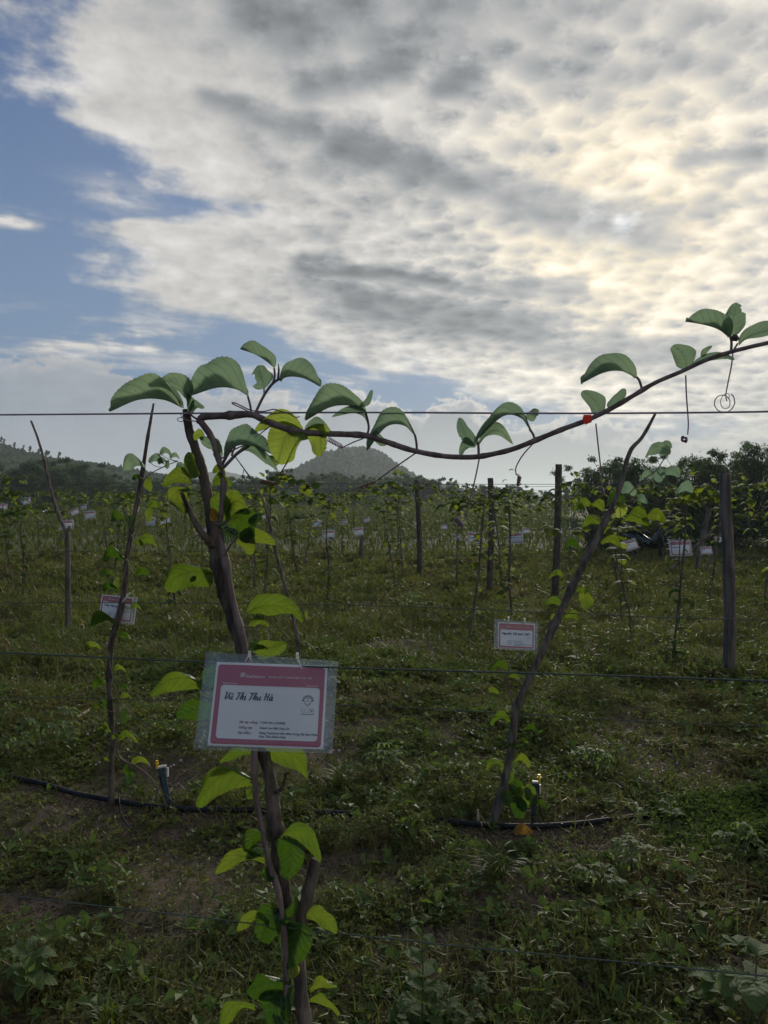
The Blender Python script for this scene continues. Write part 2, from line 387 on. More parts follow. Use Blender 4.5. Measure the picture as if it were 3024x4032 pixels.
# ------------------------------------------------------------------ objects and meshes
def link(o, parent=None):
    C.objects.link(o)
    if parent is not None: o.parent = parent
    return o
def tag(o, label=None, cat=None, group=None, kind=None):
    for k, v in (('label', label), ('category', cat), ('group', group), ('kind', kind)):
        if v: o[k] = v
    return o
def empty(name, loc=(0, 0, 0)):
    o = bpy.data.objects.new(name, None)
    o.location = loc
    o.empty_display_size = 0.1
    return link(o)
def mesh_obj(name, verts, faces, mat, parent=None, uv=None, smooth=True, tint=None, local=True):
    """one mesh object; verts are world points, stored relative to the parent"""
    me = bpy.data.meshes.new(name)
    off = parent_loc(parent) if local else Vector((0, 0, 0))
    me.from_pydata([tuple(Vector(v) - off) for v in verts], [], faces)
    me.materials.append(M[mat] if isinstance(mat, str) else mat)
    if smooth: me.shade_smooth()
    if uv is not None:
        l = me.uv_layers.new(name='UVMap')
        vi = np.empty(len(me.loops), int); me.loops.foreach_get('vertex_index', vi)
        l.data.foreach_set('uv', np.asarray(uv, float)[vi].ravel())
    if tint is not None:
        a = me.attributes.new('tint', 'FLOAT', 'POINT'); a.data.foreach_set('value', np.asarray(tint, float))
    return link(bpy.data.objects.new(name, me), parent)
def parent_loc(p):
    q = Vector((0, 0, 0))
    while p is not None:
        q += p.location; p = p.parent
    return q
def big_mesh(name, V, F_, mat, tint=None, parent=None, smooth=False):
    """numpy mesh: V (n,3), F_ (m,k) faces all of k corners"""
    me = bpy.data.meshes.new(name)
    k = F_.shape[1]
    me.vertices.add(len(V)); me.vertices.foreach_set('co', np.ascontiguousarray(V, np.float32).ravel())
    me.loops.add(F_.size); me.loops.foreach_set('vertex_index', np.ascontiguousarray(F_, np.int32).ravel())
    me.polygons.add(len(F_)); me.polygons.foreach_set('loop_start', np.arange(0, F_.size, k, dtype=np.int32))
    me.update(calc_edges=True)
    if smooth: me.shade_smooth()
    else: me.shade_flat()
    if tint is not None:
        a = me.attributes.new('tint', 'FLOAT', 'POINT'); a.data.foreach_set('value', np.ascontiguousarray(tint, np.float32))
    me.materials.append(M[mat] if isinstance(mat, str) else mat)
    return link(bpy.data.objects.new(name, me), parent)

def smooth_path(pts, n):
    """Catmull-Rom through the points, n samples"""
    P = np.array([tuple(p) for p in pts], float)
    if len(P) == 2:
        t = np.linspace(0, 1, n)[:, None]; return P[0] * (1 - t) + P[1] * t
    Q = np.vstack([2 * P[0] - P[1], P, 2 * P[-1] - P[-2]])
    L = np.r_[0, np.cumsum(np.linalg.norm(np.diff(P, axis=0), axis=1))]
    out = []
    for s in np.linspace(0, L[-1], n):
        i = min(np.searchsorted(L, s, 'right') - 1, len(P) - 2)
        t = (s - L[i]) / max(L[i + 1] - L[i], 1e-9)
        a, b, c, d = Q[i], Q[i + 1], Q[i + 2], Q[i + 3]
        out.append(0.5 * ((2 * b) + (-a + c) * t + (2 * a - 5 * b + 4 * c - d) * t * t + (-a + 3 * b - 3 * c + d) * t ** 3))
    return np.array(out)

def tube_data(pts, radii, sides=8, seg=None, jitter=0.0, rng=None, caps=True):
    n = seg or max(2, len(pts) * 4)
    P = smooth_path(pts, n)
    rr = np.interp(np.linspace(0, 1, n), np.linspace(0, 1, len(radii)), radii) if hasattr(radii, '__len__') else np.full(n, radii)
    T = np.gradient(P, axis=0); T /= np.linalg.norm(T, axis=1)[:, None] + 1e-12
    ref = np.array([0.0, 1.0, 0.0]) if abs(T[0][1]) < 0.9 else np.array([1.0, 0, 0])
    U = np.cross(T[0], ref); U /= np.linalg.norm(U)
    V, Fc = [], []
    for i in range(n):
        U = U - T[i] * U.dot(T[i]); U /= np.linalg.norm(U) + 1e-12
        W = np.cross(T[i], U)
        for k in range(sides):
            a = 2 * math.pi * k / sides
            r = rr[i] * (1 + (rng.uniform(-jitter, jitter) if rng else 0))
            V.append(P[i] + r * (math.cos(a) * U + math.sin(a) * W))
    for i in range(n - 1):
        for k in range(sides):
            a, b = i * sides + k, i * sides + (k + 1) % sides
            Fc.append((a, b, b + sides, a + sides))
    if caps:
        Fc.append(tuple(range(sides - 1, -1, -1))); Fc.append(tuple((n - 1) * sides + k for k in range(sides)))
    return V, Fc
def tube(name, pts, radii, mat, parent=None, sides=8, seg=None, jitter=0.0, seed=0, knots=0):
    if knots:                                          # swollen nodes and scars along a cane
        rk = random.Random(seed + 5); n = seg or len(pts) * 4
        rr = np.interp(np.linspace(0, 1, n), np.linspace(0, 1, len(radii)), radii)
        for _ in range(knots):
            c, a = rk.random(), rk.uniform(0.06, 0.24)
            rr = rr * (1 + a * np.exp(-((np.linspace(0, 1, n) - c) * n / 1.6) ** 2))
        radii = list(rr)
    V, Fc = tube_data(pts, radii, sides, seg, jitter, random.Random(seed))
    return mesh_obj(name, V, Fc, mat, parent)
def join(parts):
    V, Fc = [], []
    for v, f in parts:
        o = len(V); V += list(v); Fc += [tuple(i + o for i in q) for q in f]
    return V, Fc
def box_data(c, s, rot=None):
    c = Vector(c); m_ = rot or Matrix.Identity(3)
    V = [c + m_ @ Vector((x * s[0] / 2, y * s[1] / 2, z * s[2] / 2)) for x in (-1, 1) for y in (-1, 1) for z in (-1, 1)]
    return V, [(0, 1, 3, 2), (4, 6, 7, 5), (0, 4, 5, 1), (2, 3, 7, 6), (0, 2, 6, 4), (1, 5, 7, 3)]
def ball_data(c, r, rings=6, sides=8):
    V, Fc = [Vector(c) + Vector((0, 0, r))], []
    for i in range(1, rings):
        t = math.pi * i / rings
        for k in range(sides):
            a = 2 * math.pi * k / sides
            V.append(Vector(c) + r * Vector((math.sin(t) * math.cos(a), math.sin(t) * math.sin(a), math.cos(t))))
    V.append(Vector(c) - Vector((0, 0, r)))
    for k in range(sides):
        Fc.append((0, 1 + k, 1 + (k + 1) % sides))
        Fc.append((len(V) - 1, 1 + (rings - 2) * sides + (k + 1) % sides, 1 + (rings - 2) * sides + k))
    for i in range(rings - 2):
        for k in range(sides):
            a, b = 1 + i * sides + k, 1 + i * sides + (k + 1) % sides
            Fc.append((a, b, b + sides, a + sides))
    return V, Fc

def leaf_data(mid, latA, latB, W, seed=0, ns=18, nw=6, serr=0.018, wav=0.05, cup=0.10, bite=None, blunt=False, lump=0.05):
    """A leaf blade grown on its midrib: mid = 3D points base to tip, latA/latB = unit vectors of the two half blades,
    W = half width. Edge toothed, blade rippled, the halves bowed by cup."""
    rg = random.Random(seed)
    P = smooth_path(mid, ns)
    s = np.linspace(0, 1, ns)
    prof = np.sin(np.pi * np.clip(s, 0, 1) ** (0.95 if blunt else 0.78)) ** (0.40 if blunt else 0.50)
    prof = prof / prof.max()
    prof[0] = 0.10; prof[-1] = 0.015
    latA, latB = np.array(latA), np.array(latB)
    nrm = np.cross(P[-1] - P[0], latA); nrm /= np.linalg.norm(nrm) + 1e-9
    ph = [rg.uniform(0, 6.3) for _ in range(4)]
    V, UV = [], []
    for i in range(ns):
        for side, lat in ((1, latA), (-1, latB)):
            for j in range(nw + 1):
                t = j / nw
                if side == -1 and j == 0: continue
                wv = prof[i] * W
                if j == nw: wv *= 1 + serr * (1 if i % 2 else -1) + lump * math.sin(8 * s[i] + ph[0] * side) + 0.5 * lump * math.sin(17 * s[i] + ph[3] * side)
                if bite and side == bite[0] and bite[1] < s[i] < bite[2]: wv *= bite[3] + 0.15 * rg.random()
                nb = np.cross(P[min(i + 1, ns - 1)] - P[max(i - 1, 0)], lat); nb /= np.linalg.norm(nb) + 1e-9
                off = wav * W * t * t * math.sin(9 * s[i] + ph[1 if side == 1 else 2]) + cup * W * math.sin(math.pi * t) * prof[i]
                V.append(P[i] + lat * wv * t + nb * off)
                UV.append((s[i], 0.5 + 0.5 * t * side * prof[i]))
    row = 2 * nw + 1
    Fc = []
    for i in range(ns - 1):
        a = i * row
        order = [a + nw + k for k in range(nw, 0, -1)] + [a + k for k in range(nw + 1)]
        nxt = [q + row for q in order]
        for k in range(row - 1): Fc.append((order[k], order[k + 1], nxt[k + 1], nxt[k]))
    return V, Fc, UV

def leaf_px(parent, pts, depth, A, B, mat='leaf', W=None, dz=None, seed=0, name='leaf', bite=None, near_first=True, thick=True, **kw):
    """leaf from photo pixels: pts along the midrib, A and B the apparent widths of the two halves (px, + is up, or right for an upright leaf)"""
    n_ = len(pts)
    dz = dz or [0.0] * n_
    Ys = [(depth(p[0]) if callable(depth) else depth) + dz[min(i, len(dz) - 1)] for i, p in enumerate(pts)]
    P = [at(p[0], p[1], y) for p, y in zip(pts, Ys)]
    ch = P[-1] - P[0]
    y0 = sum(Ys) / n_
    k = y0 / F
    perp = Vector((-ch.z, 0, ch.x)).normalized()
    if abs(ch.x) >= abs(ch.z):
        if perp.z < 0: perp.negate()
    elif perp.x < 0: perp.negate()
    wa, wb = A * k, B * k
    Wr = (W * k) if W else max(abs(wa), abs(wb)) * 1.08
    def lat(wv, sgn):
        c = max(-0.985, min(0.985, wv / Wr))
        return (perp * c + Vector((0, 1, 0)) * sgn * math.sqrt(1 - c * c)).normalized()
    la, lb = lat(wa, -1 if near_first else 1), lat(wb, 1 if near_first else -1)
    V, Fc, UV = leaf_data(P, la, lb, Wr, seed, bite=bite, **kw)
    return mesh_obj(name, V, Fc, mat, parent, uv=UV)
# ------------------------------------------------------------------ the land
rs = np.random.default_rng(7)
_grid = rs.random((256, 256))
def vnoise(x, y, s, o=0):                              # smooth value noise, 0..1
    x, y = np.asarray(x, float) * s + 17.3 + o * 31.7, np.asarray(y, float) * s + 9.1 + o * 57.9
    xi, yi = np.floor(x).astype(int), np.floor(y).astype(int)
    u, v = x - xi, y - yi
    u, v = u * u * (3 - 2 * u), v * v * (3 - 2 * v)
    g = lambda a, b: _grid[a % 256, b % 256]
    return (g(xi, yi) * (1 - u) + g(xi + 1, yi) * u) * (1 - v) + (g(xi, yi + 1) * (1 - u) + g(xi + 1, yi + 1) * u) * v
def row2(x): return 3.826 - 0.123 * x
def ground_h(x, y):
    x, y = np.asarray(x, float), np.asarray(y, float)
    near = np.exp(-(np.hypot(x, y) / 60.0) ** 2)
    h = (vnoise(x, y, 0.55) - 0.5) * 0.13 + (vnoise(x, y, 1.9, 1) - 0.5) * 0.075 + (vnoise(x, y, 6.0, 2) - 0.5) * 0.016
    pads = np.exp(-((y - row2(x)) / 0.35) ** 2)        # the planted strip is trodden flat
    return h * near * (1 - 0.75 * pads)
def gz(x, y): return float(ground_h(x, y))
def on_ground(px, py, lift=0.0):                       # ground point under a photo pixel
    Y = EYE * F / (py - HY)
    for _ in range(6):
        p_ = at(px, py, Y)
        Y *= EYE / max(EYE - p_.z + gz(p_.x, p_.y), 0.05) if abs(p_.z - gz(p_.x, p_.y)) > 1e-4 else 1.0
    p_ = at(px, py, Y)
    return Vector((p_.x, p_.y, gz(p_.x, p_.y) + lift))
soil_spots = []                                        # bare earth: centre x, y, radius x, y
for px, py, rx, ry in [(2130,3290,0.42,0.16),(2330,3350,0.25,0.15),(1950,3310,0.35,0.10),(700,3080,0.16,0.30),(610,3300,0.30,0.09),(760,3200,0.22,0.12),
                       (250,3640,0.30,0.08),(650,3660,0.28,0.07),(60,3600,0.25,0.12),(1330,3400,0.30,0.09),(1250,2900,0.25,0.3),(900,2860,0.4,0.22),
                       (2800,2690,0.35,0.14),(1700,3700,0.30,0.08),(2200,3560,0.5,0.06),(2900,3800,0.3,0.05),(2350,3250,0.3,0.12)]:
    q = on_ground(px, py); soil_spots.append((q.x, q.y, rx * 0.72, ry * 0.8))
for px, py in [(160,3100),(260,3130),(360,3152),(460,3170),(560,3186),(660,3198),(780,3204),(900,3207),(1020,3209),(1300,3218),(1420,3224),(1840,3262),(1950,3270),(2060,3273),(2180,3270),(2300,3260),(2420,3245),(2540,3230)]:
    q = on_ground(px, py); soil_spots.append((q.x, q.y - 0.05, 0.12, 0.085))
def soil_mask(x, y):
    mk = np.zeros_like(np.asarray(x, float))
    wv = (vnoise(x, y, 5.0, 5) - 0.5) * 0.9
    for cx, cy, rx, ry in soil_spots:
        d = np.sqrt(((x - cx) / rx) ** 2 + ((y - cy) / ry) ** 2) + wv
        mk = np.maximum(mk, np.clip(1.5 - d, 0, 1))
    return mk

def axis(lo, hi, fine_lo, fine_hi, step, grow):
    a = list(np.arange(fine_lo, fine_hi + 1e-6, step))
    s = step
    while a[-1] < hi: s *= grow; a.append(a[-1] + s)
    s = step; b = [a[0]]
    while b[-1] > lo: s *= grow; b.append(b[-1] - s)
    return np.array(b[:0:-1] + a)
gx, gy = axis(-4500, 4500, -5.0, 5.0, 0.05, 1.16), axis(-300, 4500, 1.0, 9.0, 0.05, 1.16)
GX, GY = np.meshgrid(gx, gy)
GV = np.stack([GX, GY, ground_h(GX, GY)], -1).reshape(-1, 3)
nx, ny = len(gx), len(gy)
ii = (np.arange(ny - 1)[:, None] * nx + np.arange(nx - 1)[None, :]).ravel()
m, n, p, out = material('field_soil')
tco = n.node('ShaderNodeTexCoord').outputs['Object']
k1, k2, k3 = n.noise(tco, 2.2, 5, 0.6), n.noise(tco, 34.0, 4, 0.7), n.noise(tco, 0.12, 4, 0.6)
dirt = n.mix(k2, (0.055, 0.042, 0.031), (0.160, 0.122, 0.090))
dirt = n.mix(n.step(k1, 0.42, 0.62), dirt, (0.075, 0.066, 0.040))
sp_ = n.node('ShaderNodeSeparateXYZ'); n.put(sp_.inputs[0], tco)
dirt = n.mix(n.mul(n.step(sp_.outputs[1], 5.0, 14.0), n.lin(k3, 0.3, 0.7, 0.75, 1.0)), dirt, n.mix(k2, (0.050, 0.064, 0.024), (0.090, 0.100, 0.040)))
n.put(p.inputs['Base Color'], dirt)
p.inputs['Roughness'].default_value = 0.95
p.inputs['Specular IOR Level'].default_value = 0.15
bump(n, p, n.add(k2, n.mul(k1, 1.5)), 0.9, 0.012)
M['soil'] = m
ground = big_mesh('ground', GV, np.stack([ii, ii + 1, ii + nx + 1, ii + nx], 1), 'soil', smooth=True)
tag(ground, 'weedy brown field soil between the vine rows', kind='structure')

# ------------------------------------------------------------------ hills
def hill_mat(name, a, b, sc_):
    return rough_mat(name, a, b, sc_, 1.0, 0.0, 0.1, (1, 1, 1), 6.0, 0.0)
M['hill_near'] = hill_mat('hill_scrub', (0.032, 0.052, 0.026), (0.058, 0.080, 0.036), 0.05)
M['hill_far'] = hill_mat('hill_woods', (0.030, 0.042, 0.026), (0.052, 0.062, 0.036), 0.02)
def hill(name, prof, Y, depth, mat, label, rough=0.02, nu=90, nv=24, seed=0):
    """ridge whose crest follows the photo's skyline, falling away in front and behind"""
    xs = np.array([(p_[0] - CX) / F * Y for p_ in prof]); hs = np.array([(HY - p_[1]) / F * Y + EYE for p_ in prof])
    U = np.linspace(xs[0], xs[-1], nu); H = np.interp(U, xs, hs)
    V = []
    for j in range(nv + 1):
        t = -1 + 2 * j / nv
        sec = math.cos(t * math.pi / 2) ** 1.3 if t < 0 else math.cos(t * math.pi / 2)
        wob = (vnoise(U, np.full(nu, t * depth), 14.0 / (U[-1] - U[0]), seed) - 0.5) * abs(math.sin(t * math.pi))
        hh = np.maximum(H * np.clip(sec + wob * 0.5, 0, 1.0), 0) - 0.8
        hh += (vnoise(U, np.full(nu, t * depth), 60.0 / (U[-1] - U[0]), seed + 1) - 0.5) * rough * H * sec
        V.append(np.stack([U, np.full(nu, Y + t * depth), hh], 1))
    V = np.concatenate(V)
    i_ = (np.arange(nv)[:, None] * nu + np.arange(nu - 1)[None, :]).ravel()
    o = big_mesh(name, V, np.stack([i_, i_ + 1, i_ + nu + 1, i_ + nu], 1), mat, smooth=True)
    tag(o, label, kind='structure')
    return V.reshape(nv + 1, nu, 3)
HL = hill('hill', [(-1500,1560),(-700,1640),(-200,1700),(0,1742),(140,1785),(300,1812),(420,1828),(560,1850),(700,1880),(830,1905),(950,1928),(1060,1950),(1150,1960)],
          270, 95, 'hill_near', 'green scrub covered hill sloping down from the left edge', 0.05, 120, 30, 3)
HM = hill('hill', [(850,1960),(980,1935),(1090,1895),(1170,1858),(1250,1818),(1320,1786),(1375,1769),(1430,1765),(1475,1774),(1515,1797),(1560,1832),(1610,1868),(1670,1898),(1760,1925),(1900,1955)],
          480, 140, 'hill_far', 'rounded wooded hill standing alone in the middle distance', 0.05, 110, 30, 5)
hill('hill', [(600,1950),(780,1890),(880,1852),(940,1868),(1000,1890),(1080,1915),(1250,1950)], 1000, 220, 'hill_far', 'hazy ridge behind the tall forked stake', 0.04, 60, 16, 8)
hill('hill', [(1500,1955),(1640,1925),(1710,1900),(1760,1905),(1830,1930),(1900,1950)], 1500, 300, 'hill_far', 'pale blue hill right of the wooded hill', 0.03, 50, 14, 9)
hill('hill', [(1800,1955),(1900,1938),(1960,1922),(2020,1926),(2090,1938),(2180,1950),(2400,1956)], 1800, 300, 'hill_far', 'faint low hill far behind the bare posts', 0.03, 50, 14, 10)

# ------------------------------------------------------------------ woods on the hillsides (too far to count)
def clumps(name, pts, sizes, mat, label, seed):
    rg = np.random.default_rng(seed)
    base = np.array([(0,0,1),(.9,0,.25),(.28,.85,.3),(-.72,.53,.2),(-.72,-.53,.3),(.28,-.85,.25),(.5,.3,-.5),(-.5,.2,-.5),(0,-.6,-.5)])
    fc = np.array([(0,1,2),(0,2,3),(0,3,4),(0,4,5),(0,5,1),(1,6,2),(2,7,3),(3,7,4),(4,8,5),(5,8,1),(1,8,6),(2,6,7),(4,7,8)])
    n_ = len(pts)
    V = base[None] * (1 + rg.uniform(-.35, .35, (n_, 9, 3)))
    V = V * np.asarray(sizes)[:, None, :] + np.asarray(pts)[:, None, :]
    Fc = fc[None] + (np.arange(n_) * 9)[:, None, None]
    o = big_mesh(name, V.reshape(-1, 3), Fc.reshape(-1, 3), mat, np.repeat(rg.random(n_), 9))
    tag(o, label, 'woodland', kind='stuff')
    return o
def on_hill(Hg, n_, seed, front=0.62):
    rg = np.random.default_rng(seed)
    nv, nu = Hg.shape[:2]
    a, b = rg.integers(0, int((nv - 1) * front), n_), rg.integers(0, nu - 1, n_)
    t, s = rg.random(n_)[:, None], rg.random(n_)[:, None]
    return (Hg[a, b] * (1 - t) + Hg[a, b + 1] * t) * (1 - s) + (Hg[a + 1, b] * (1 - t) + Hg[a + 1, b + 1] * t) * s
q = on_hill(HL, 5200, 21); q = q[(q[:, 2] > 1)]
rg_ = np.random.default_rng(4); s_ = rg_.uniform(0.4, 1.05, len(q))
clumps('hillside_scrub', q, np.stack([s_, s_, s_ * rg_.uniform(0.7, 1.5, len(q))], 1), 'scrub', 'low green trees covering the left hillside', 5)
# a few crest trees stand out against the sky
xs_ = np.array([2, 8, 16, 55, 92, 118, 150, 185, 230]) ; qq = np.array([[(x_ - CX) / F * 270, 270, (HY - y_) / F * 270 + EYE + 0.3] for x_, y_ in
      [(5,1742),(16,1746),(58,1758),(92,1770),(152,1788),(182,1792),(190,1794),(232,1800),(118,1778)]])
clumps('crest_trees', np.concatenate([qq, qq + [0.3, 0, 0.8]]), np.tile([0.6, 0.6, 0.9], (18, 1)) * np.random.default_rng(2).uniform(0.7, 1.1, (18, 1)), 'acacia', 'sparse trees on the crest of the left hill', 6)
q = on_hill(HM, 5200, 22); q = q[q[:, 2] > 3]
s_ = rg_.uniform(0.7, 2.0, len(q))
clumps('hill_woods', q, np.stack([s_, s_, s_ * 1.1], 1), 'scrub', 'trees covering the lone rounded hill', 7)

# ------------------------------------------------------------------ trees
def leaf_cloud(centers, radii, n_per, size, rg, long=1.0, flat=0.7):
    """many small leaf-shaped quads through a set of clumps"""
    P, TN = [], []
    for c, r in zip(centers, radii):
        d = rg.normal(size=(n_per, 3)); d /= np.linalg.norm(d, axis=1)[:, None]
        rad = r * rg.random(n_per) ** 0.45
        P.append(np.asarray(c) + d * rad[:, None] * np.array([1, 1, flat]))
        TN.append(np.clip(rg.normal(0.5, 0.2, n_per) + rg.uniform(-.2, .2), 0, 1))
    P, TN = np.concatenate(P), np.concatenate(TN)
    n_ = len(P)
    ax = rg.normal(size=(n_, 3)); ax[:, 2] -= 0.6 * long; ax /= np.linalg.norm(ax, axis=1)[:, None]
    sd = np.cross(ax, rg.normal(size=(n_, 3))); sd /= np.linalg.norm(sd, axis=1)[:, None]
    sz = size * rg.uniform(0.6, 1.3, n_)[:, None]
    V = np.stack([P, P + ax * sz * 0.5 + sd * sz * 0.26 / long, P + ax * sz, P + ax * sz * 0.5 - sd * sz * 0.26 / long], 1)
    Fc = np.arange(n_ * 4).reshape(-1, 4)
    return V.reshape(-1, 3), Fc, np.repeat(TN, 4)
def tree_proto(seed, h, spread, n_cl, n_per, leaf, long, low=0.25):
    rg = np.random.default_rng(seed); pr = random.Random(seed)
    parts = []
    top = np.array([pr.uniform(-.1, .1) * h, pr.uniform(-.1, .1) * h, h * 0.82])
    parts.append(tube_data([(0, 0, -0.15), top * 0.35 + [0.02 * h, 0, 0], top * 0.7, top], [0.035 * h * 0.6, 0.026 * h * 0.6, 0.014 * h * 0.6, 0.004 * h], 7, 12))
    cen, rad = [], []
    for i in range(n_cl):
        t = pr.uniform(low, 1.0)
        a = pr.uniform(0, 6.283)
        r = spread * (0.25 + 0.75 * math.sin(math.pi * min(1, 0.25 + t * 0.78))) * pr.uniform(0.35, 1.0)
        c = np.array([math.cos(a) * r, math.sin(a) * r, t * h * pr.uniform(0.9, 1.02)])
        cen.append(c); rad.append(spread * pr.uniform(0.22, 0.40))
        st = top * max(0.12, t - 0.28)
        parts.append(tube_data([st, (st + c) / 2 + [0, 0, 0.05 * h], c], [0.008 * h, 0.005 * h, 0.002 * h], 5, 6))
    for i in range(n_cl // 4):                          # loose sprays that break the outline
        a = pr.uniform(0, 6.283); t = pr.uniform(0.5, 1.0)
        c = np.array([math.cos(a) * spread * pr.uniform(.5, 1.25), math.sin(a) * spread * pr.uniform(.5, 1.25), h * t * 1.08])
        cen.append(c); rad.append(spread * 0.14)
        parts.append(tube_data([top * (t * 0.75), c], [0.005 * h, 0.002 * h], 5, 4))
    V, Fc, TN = leaf_cloud(cen, rad, n_per, leaf, rg, long)
    tv, tf = join(parts)
    return (tv, tf), (V, Fc, TN)
def build_tree(proto_name, data):
    (tv, tf), (V, Fc, TN) = data
    t = bpy.data.meshes.new('trunk'); t.from_pydata([tuple(v) for v in tv], [], tf); t.materials.append(M['trunk']); t.shade_smooth()
    o = big_mesh('crown', V, Fc, 'acacia', TN); me = o.data; bpy.data.objects.remove(o)
    return t, me
def put_tree(name, meshes, loc, scale, rot, label, cat, group):
    e = empty(name, loc); e.rotation_euler = (0, 0, rot); e.scale = scale
    for nm, me in zip(('trunk', 'crown'), meshes): link(bpy.data.objects.new(nm, me), e)
    return tag(e, label, cat, group)
TP = [build_tree('t', tree_proto(100 + i, 3.2, 1.25, 64, 130, 0.115, 2.0, 0.02)) for i in range(4)]
TF = [build_tree('t', tree_proto(200 + i, 7.0, 2.9, 50, 75, 0.46, 1.1, 0.0)) for i in range(4)]
rt = random.Random(12)
near_trees = [(2330,1840,23.5),(2420,1812,24.5),(2500,1822,23.0),(2575,1835,26.0),(2650,1828,23.5),(2735,1800,25.0),(2810,1818,23.0),(2885,1850,25.5),
              (2965,1738,23.5),(3050,1790,24.5),(3130,1800,23.0),(3210,1780,25.0),(2600,1850,29),(2450,1850,29),(2780,1830,29),(2920,1815,29)]
words = ['leftmost, loose','second from the left','third from the left','fourth from the left','fifth from the left','sixth from the left','behind the bare post at right',
         'just right of the bare post','tallest, near the right edge','at the right edge of the frame','beyond the right edge of the frame','farthest right, outside the frame']
for i, (px, py, Y) in enumerate(near_trees):
    top = at(px, py, Y); h = top.z + 0.1
    k = h / 3.35
    lab = ('acacia tree of the right hand thicket, ' + words[i]) if i < 12 else f'dense acacia tree in the second rank of the right thicket, {ORD[i - 12]} counted'
    put_tree('acacia_tree', TP[i % 4], (top.x, Y, 0), (k * rt.uniform(.9, 1.15), k * rt.uniform(.9, 1.15), k), rt.uniform(0, 6.28), lab, 'tree', 'acacia trees at the right edge of the field')
far_line = [(20,1850),(70,1822),(118,1795),(165,1802),(215,1822),(262,1818),(312,1812),(352,1845),(398,1850),(440,1862),(490,1885),(540,1880),(600,1895),(650,1890),(720,1905),(800,1900),(880,1895),
            (950,1885),(1010,1885),(1085,1862),(1120,1880),(1170,1888),(1235,1872),(1290,1872),(1345,1880),(1400,1888),(1450,1892),(1510,1895),(1560,1884),(1612,1880),(1668,1886),(1715,1896),(1780,1905),
            (1850,1925),(1905,1915),(1960,1925),(2020,1915),(2080,1935),(2150,1940),(2230,1930),(2300,1930)]
nth = {}
for i, (px, py) in enumerate(far_line):
    zone = 0 if px < 1000 else (1 if px < 1750 else 2); nth[zone] = nth.get(zone, -1) + 1; od = ORD[nth[zone]]
    py += 24 if px < 560 else 0
    Y = rt.uniform(88, 112) if px < 560 else rt.uniform(105, 140)
    top = at(px, py, Y); k = (top.z + 0.3) / 7.3
    put_tree('field_edge_tree', TF[i % 4], (top.x, Y, 0), (k * rt.uniform(1.0, 1.5), k * 1.1, k), rt.uniform(0, 6.28),
             f'{od} tree from the left in the dark line behind the field' if zone == 0 else (f'{od} dark tree from the left at the foot of the rounded hill' if zone == 1 else f'{od} small dark tree from the left on the skyline between the posts'),
             'tree', 'trees along the left field edge' if px < 1000 else ('trees at the foot of the hill' if px < 1750 else 'trees on the low skyline'))
# ------------------------------------------------------------------ ground cover (nobody could count it)
def sample(n_, y0, y1, rg, power=1.0, mask=True, keep=0.0):
    u = rg.random(n_)
    Yv = (y0 ** power + u * (y1 ** power - y0 ** power)) ** (1 / power)
    Xv = rg.uniform(-1, 1, n_) * (0.56 * Yv + 0.7)
    if mask:
        s = soil_mask(Xv, Yv)
        patch = vnoise(Xv, Yv, 1.6, 3) * 0.6 + vnoise(Xv, Yv, 4.5, 4) * 0.4
        patch = patch + (vnoise(Xv, Yv, 3.1, 12) - 0.5) * 0.35
        pr = np.clip((patch - 0.24) * 3.4, keep * 0.9, 1) * (1 - 0.95 * s)
        k = rg.random(n_) < pr
        Xv, Yv = Xv[k], Yv[k]
    # thicket floor at right stays bare of the low weeds
    k = ~((Yv > 24) & (Xv > 0.24 * Yv))
    return Xv[k], Yv[k]
def mat_leaves(name, Xv, Yv, height, size, rg, mat, label, long=1.0, up=0.35, sprig=6):
    """low weeds as sprigs: a few leaves spread round each point"""
    m_ = len(Xv) // sprig
    Xc, Yc = Xv[:m_], Yv[:m_]
    sz = np.repeat(size[:m_] if np.ndim(size) else np.full(m_, size), sprig) * np.repeat(rg.uniform(.6, 1.4, m_), sprig)
    Xv, Yv = np.repeat(Xc, sprig), np.repeat(Yc, sprig)
    n_ = len(Xv)
    lush, tus = vnoise(Xv, Yv, 1.1, 6), vnoise(Xv, Yv, 3.1, 12)
    hh = height * (0.15 + 1.2 * lush ** 2 + 3.2 * tus ** 3) * np.repeat(rg.random(m_) ** 0.8, sprig) * rg.uniform(.75, 1.0, n_)
    a = np.repeat(rg.uniform(0, 6.28, m_), sprig) + np.tile(np.arange(sprig) * 6.283 / sprig, m_) + rg.normal(0, .35, n_)
    tilt = rg.normal(up, 0.42, n_)
    ax = np.stack([np.cos(a) * np.cos(tilt), np.sin(a) * np.cos(tilt), np.sin(tilt)], 1)
    s = (sz * rg.uniform(0.7, 1.3, n_))[:, None]
    P = np.stack([Xv, Yv, ground_h(Xv, Yv) + hh], 1) + ax * s * 0.2 * rg.random(n_)[:, None]
    sd = np.stack([-np.sin(a), np.cos(a), rg.normal(0, 0.35, n_)], 1)
    wd = 0.30 / long
    V = np.stack([P, P + ax * s * 0.5 + sd * s * wd + [0, 0, 0.001], P + ax * s - np.array([0, 0, 1.0]) * s * 0.22, P + ax * s * 0.5 - sd * s * wd], 1)
    t = np.clip(vnoise(Xv, Yv, 0.9, 8) * 0.6 + np.repeat(rg.normal(0.18, 0.22, m_), sprig), 0, 1)
    return tag(big_mesh(name, V.reshape(-1, 3), np.arange(n_ * 4).reshape(-1, 4), mat, np.repeat(t, 4)), label, 'weeds', kind='stuff')
